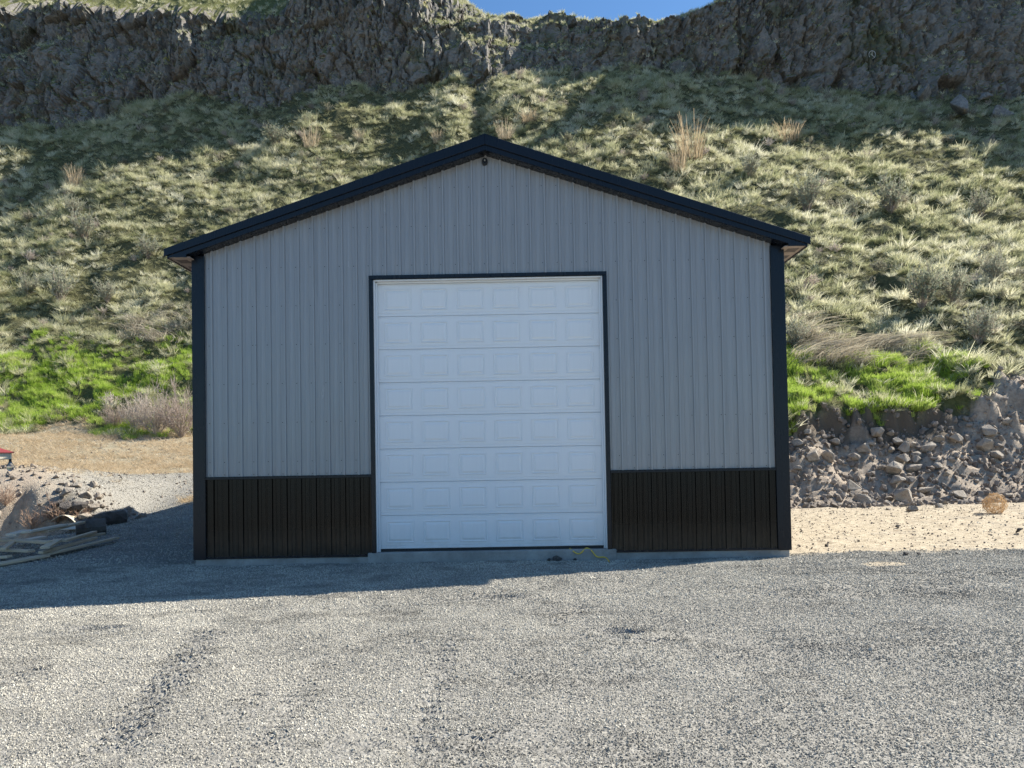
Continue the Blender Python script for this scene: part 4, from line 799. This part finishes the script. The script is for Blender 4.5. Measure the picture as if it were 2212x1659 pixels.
# yellow cord by the door
CZ_ = [(122,176),(160,186),(185,210),(215,232),(245,230),(268,205),(285,186),(310,186),(335,205),(355,235),(375,256),(405,260),(435,256),(462,270),(477,298)]
cp = []
for x_, y_ in CZ_:
    fx_, fy_ = (2200+x_*1100/2212)/1.8517, (2100+y_*1100/2212)/1.8517
    q = unp(fx_, fy_, Y=-.06)
    if q[2] > .166: q = unp(fx_, fy_, Z=.172)
    elif q[2] < .03: q = unp(fx_, fy_, Z=.03)
    cp.append(q)
cc = bpy.data.curves.new('yellow_cord', 'CURVE'); cc.dimensions = '3D'; cc.bevel_depth = .010; cc.bevel_resolution = 2; sp = cc.splines.new('NURBS'); sp.points.add(len(cp)-1); sp.use_endpoint_u = True; sp.order_u = 3
for a, b in zip(sp.points, cp): a.co = (*b, 1)
tmp = bpy.data.objects.new('tmp', cc); COL.objects.link(tmp); dg = bpy.context.evaluated_depsgraph_get(); cme = bpy.data.meshes.new_from_object(tmp.evaluated_get(dg)); bpy.data.objects.remove(tmp)
cme.materials.clear(); tag(obj('yellow_cord', cme, mat_simple('yellow_cord', (.75,.52,.08), .6, .1)), 'thin yellow cord trailing from under the white door', 'cord')
# shelter corner with red metal roof and hanging lamp at the left edge
M_red = mat_panel('red_roof_sheet', (.24,.04,.04), .55); M_cream = mat_simple('cream_fascia', (.66,.58,.45), .7, .08)
M_post = mat_wood('shelter_post', (.34,.26,.18)); DS = 13.0
cr = unp_d(31, 979, DS); ANG = math.atan2(.9, -1.0); SD = 2.3        # roof corner nearest the picture; local x runs away from it, local y towards the viewer
e2v = np.array([-1, .9])/math.hypot(1, .9); e1v = np.array([-.9, -1])/math.hypot(1, .9)
ctr = cr[:2]+(e1v+e2v)*SD/2; gz0 = float(H(*ctr)); zc0 = cr[2]-gz0
sh = tag(empty('shelter', (ctr[0], ctr[1], gz0), (0, 0, math.atan2(e2v[1], e2v[0]))), 'small hip roofed shelter corner with red metal sheets at the left edge', 'shelter')
h_ = SD/2
m = MB(); q = h_-.03
for x0_, x1_, y0_, y1_ in ((-q, q, -q, -q+.03), (-q, q, q-.03, q), (-q, -q+.03, -q+.031, q-.031), (q-.03, q, -q+.031, q-.031)): m.box(x0_, x1_, y0_, y1_, zc0-.10, zc0)
m.build('fascia', M_cream, sh, bevel=.003)
m = MB(); cs = [(-h_,-h_), (h_,-h_), (h_,h_), (-h_,h_)]; m.add([(x_,y_,zc0+.003) for x_,y_ in cs]+[(x_,y_,zc0+.02) for x_,y_ in cs]+[(0,0,zc0+.52)], [(3,2,1,0), (0,1,5,4), (1,2,6,5), (2,3,7,6), (3,0,4,7), (4,5,8), (5,6,8), (6,7,8), (7,4,8)]); rfo = m.build('roof', M_red, sh)
for s4 in range(4):
    for k in range(-5, 6):
        o_ = k*.2; L_ = h_-abs(o_)
        if L_ < .15: continue
        m = MB(); m.add([(o_-.018, -h_-.002, zc0+.021), (o_+.018, -h_-.002, zc0+.021), (o_+.018, -h_+L_-.02, zc0+.021+.5*(L_-.02)/h_), (o_-.018, -h_+L_-.02, zc0+.021+.5*(L_-.02)/h_), (o_-.009, -h_-.002, zc0+.042), (o_+.009, -h_-.002, zc0+.042), (o_+.009, -h_+L_-.02, zc0+.042+.5*(L_-.02)/h_), (o_-.009, -h_+L_-.02, zc0+.042+.5*(L_-.02)/h_)], [(0,1,5,4), (1,2,6,5), (3,0,4,7), (4,5,6,7), (2,3,7,6)]); ro = m.build('roof_rib', M_red, rfo); ro.rotation_euler = (0, 0, s4*math.pi/2)
for x_, y_ in ((-.7,-.7), (.7,-.7), (.7,.7), (-.7,.7)):
    m = MB(); m.box(x_-.06, x_+.06, y_-.06, y_+.06, -.35, zc0-.002); m.build('post', M_post, sh, bevel=.006)
lp = unp_d(22, 1007, DS); gm_ = NM('lamp_glass'); M_glass = gm_.pbr((.95,.96,.95), .03, 0, None, .5); [setattr(n_.inputs['Transmission Weight'], 'default_value', .92) for n_ in gm_.t.nodes if n_.type == 'BSDF_PRINCIPLED']
lam = tag(empty('hanging_lamp', (lp[0], lp[1], lp[2])), 'clear glass bulb lamp hanging under the red roofed shelter', 'lamp')
m = MB(); pr_ = [(.012,.085), (.03,.06), (.05,.02), (.058,-.02), (.05,-.055), (.028,-.078), (.004,-.085)]; n = 14; vs = [(r*math.cos(2*math.pi*k/n), r*math.sin(2*math.pi*k/n), z) for r, z in pr_ for k in range(n)]
m.add(vs, [((i+1)*n+k, (i+1)*n+(k+1)%n, i*n+(k+1)%n, i*n+k) for i in range(len(pr_)-1) for k in range(n)]); m.build('bulb', M_glass, lam, smooth=True)
m = MB(); m.tube([(0,0,.07), (0,0,.13)], .022, 10); m.tube([(0,0,.131), (0,0,gz0+zc0-.02-lp[2])], .005, 6); m.build('socket', M_rubber, lam)
# painted sign on the right cliff: a ring with three strokes, laid on the rock
def cliff_pt(px, py):
    d = fw + RT*(px-PW/2)/F + UP*(PH/2+SH-py)/F; d = d/d[1]; ts = np.linspace(54, 74, 900); Q = CAM[None]+d[None]*ts[:,None]
    ui = np.clip(np.searchsorted(cu, Q[:,0]), 0, len(cu)-1); ysurf = np.array([np.interp(q[2], CZ[:NR,u], CY[:NR,u]) for q, u in zip(Q, ui)]); k = int(np.argmax(Q[:,1] >= ysurf)); return Q[k]
cm = MB(); c0 = (1884, 118)
def stroke(pts, w):
    q = [cliff_pt(*p) for p in pts]; q = [v+np.array([0, -.06, 0]) for v in q]; cm.tube([tuple(v) for v in q], w, 5)
ym = np.median([cliff_pt(c0[0]+7.5*math.cos(a), c0[1]+8*math.sin(a))[1] for a in np.linspace(0, 6.28, 12)])-.12
def pt(dx, dy): return tuple(unp(c0[0]+dx, c0[1]+dy, Y=ym))
cm.tube([pt(7*math.cos(a), 8.5*math.sin(a)) for a in np.linspace(0, 2*math.pi, 21)], .022, 5)
for e in ((0, 8.5), (-5, 6), (5, 6)): cm.tube([pt(0, 0), pt(*e)], .02, 5)
cm.tube([pt(0, -8.5), pt(0, 0)], .02, 5); cm.build('painted_sign', mat_simple('white_spray_paint', (.55,.54,.52), .8), cliff)
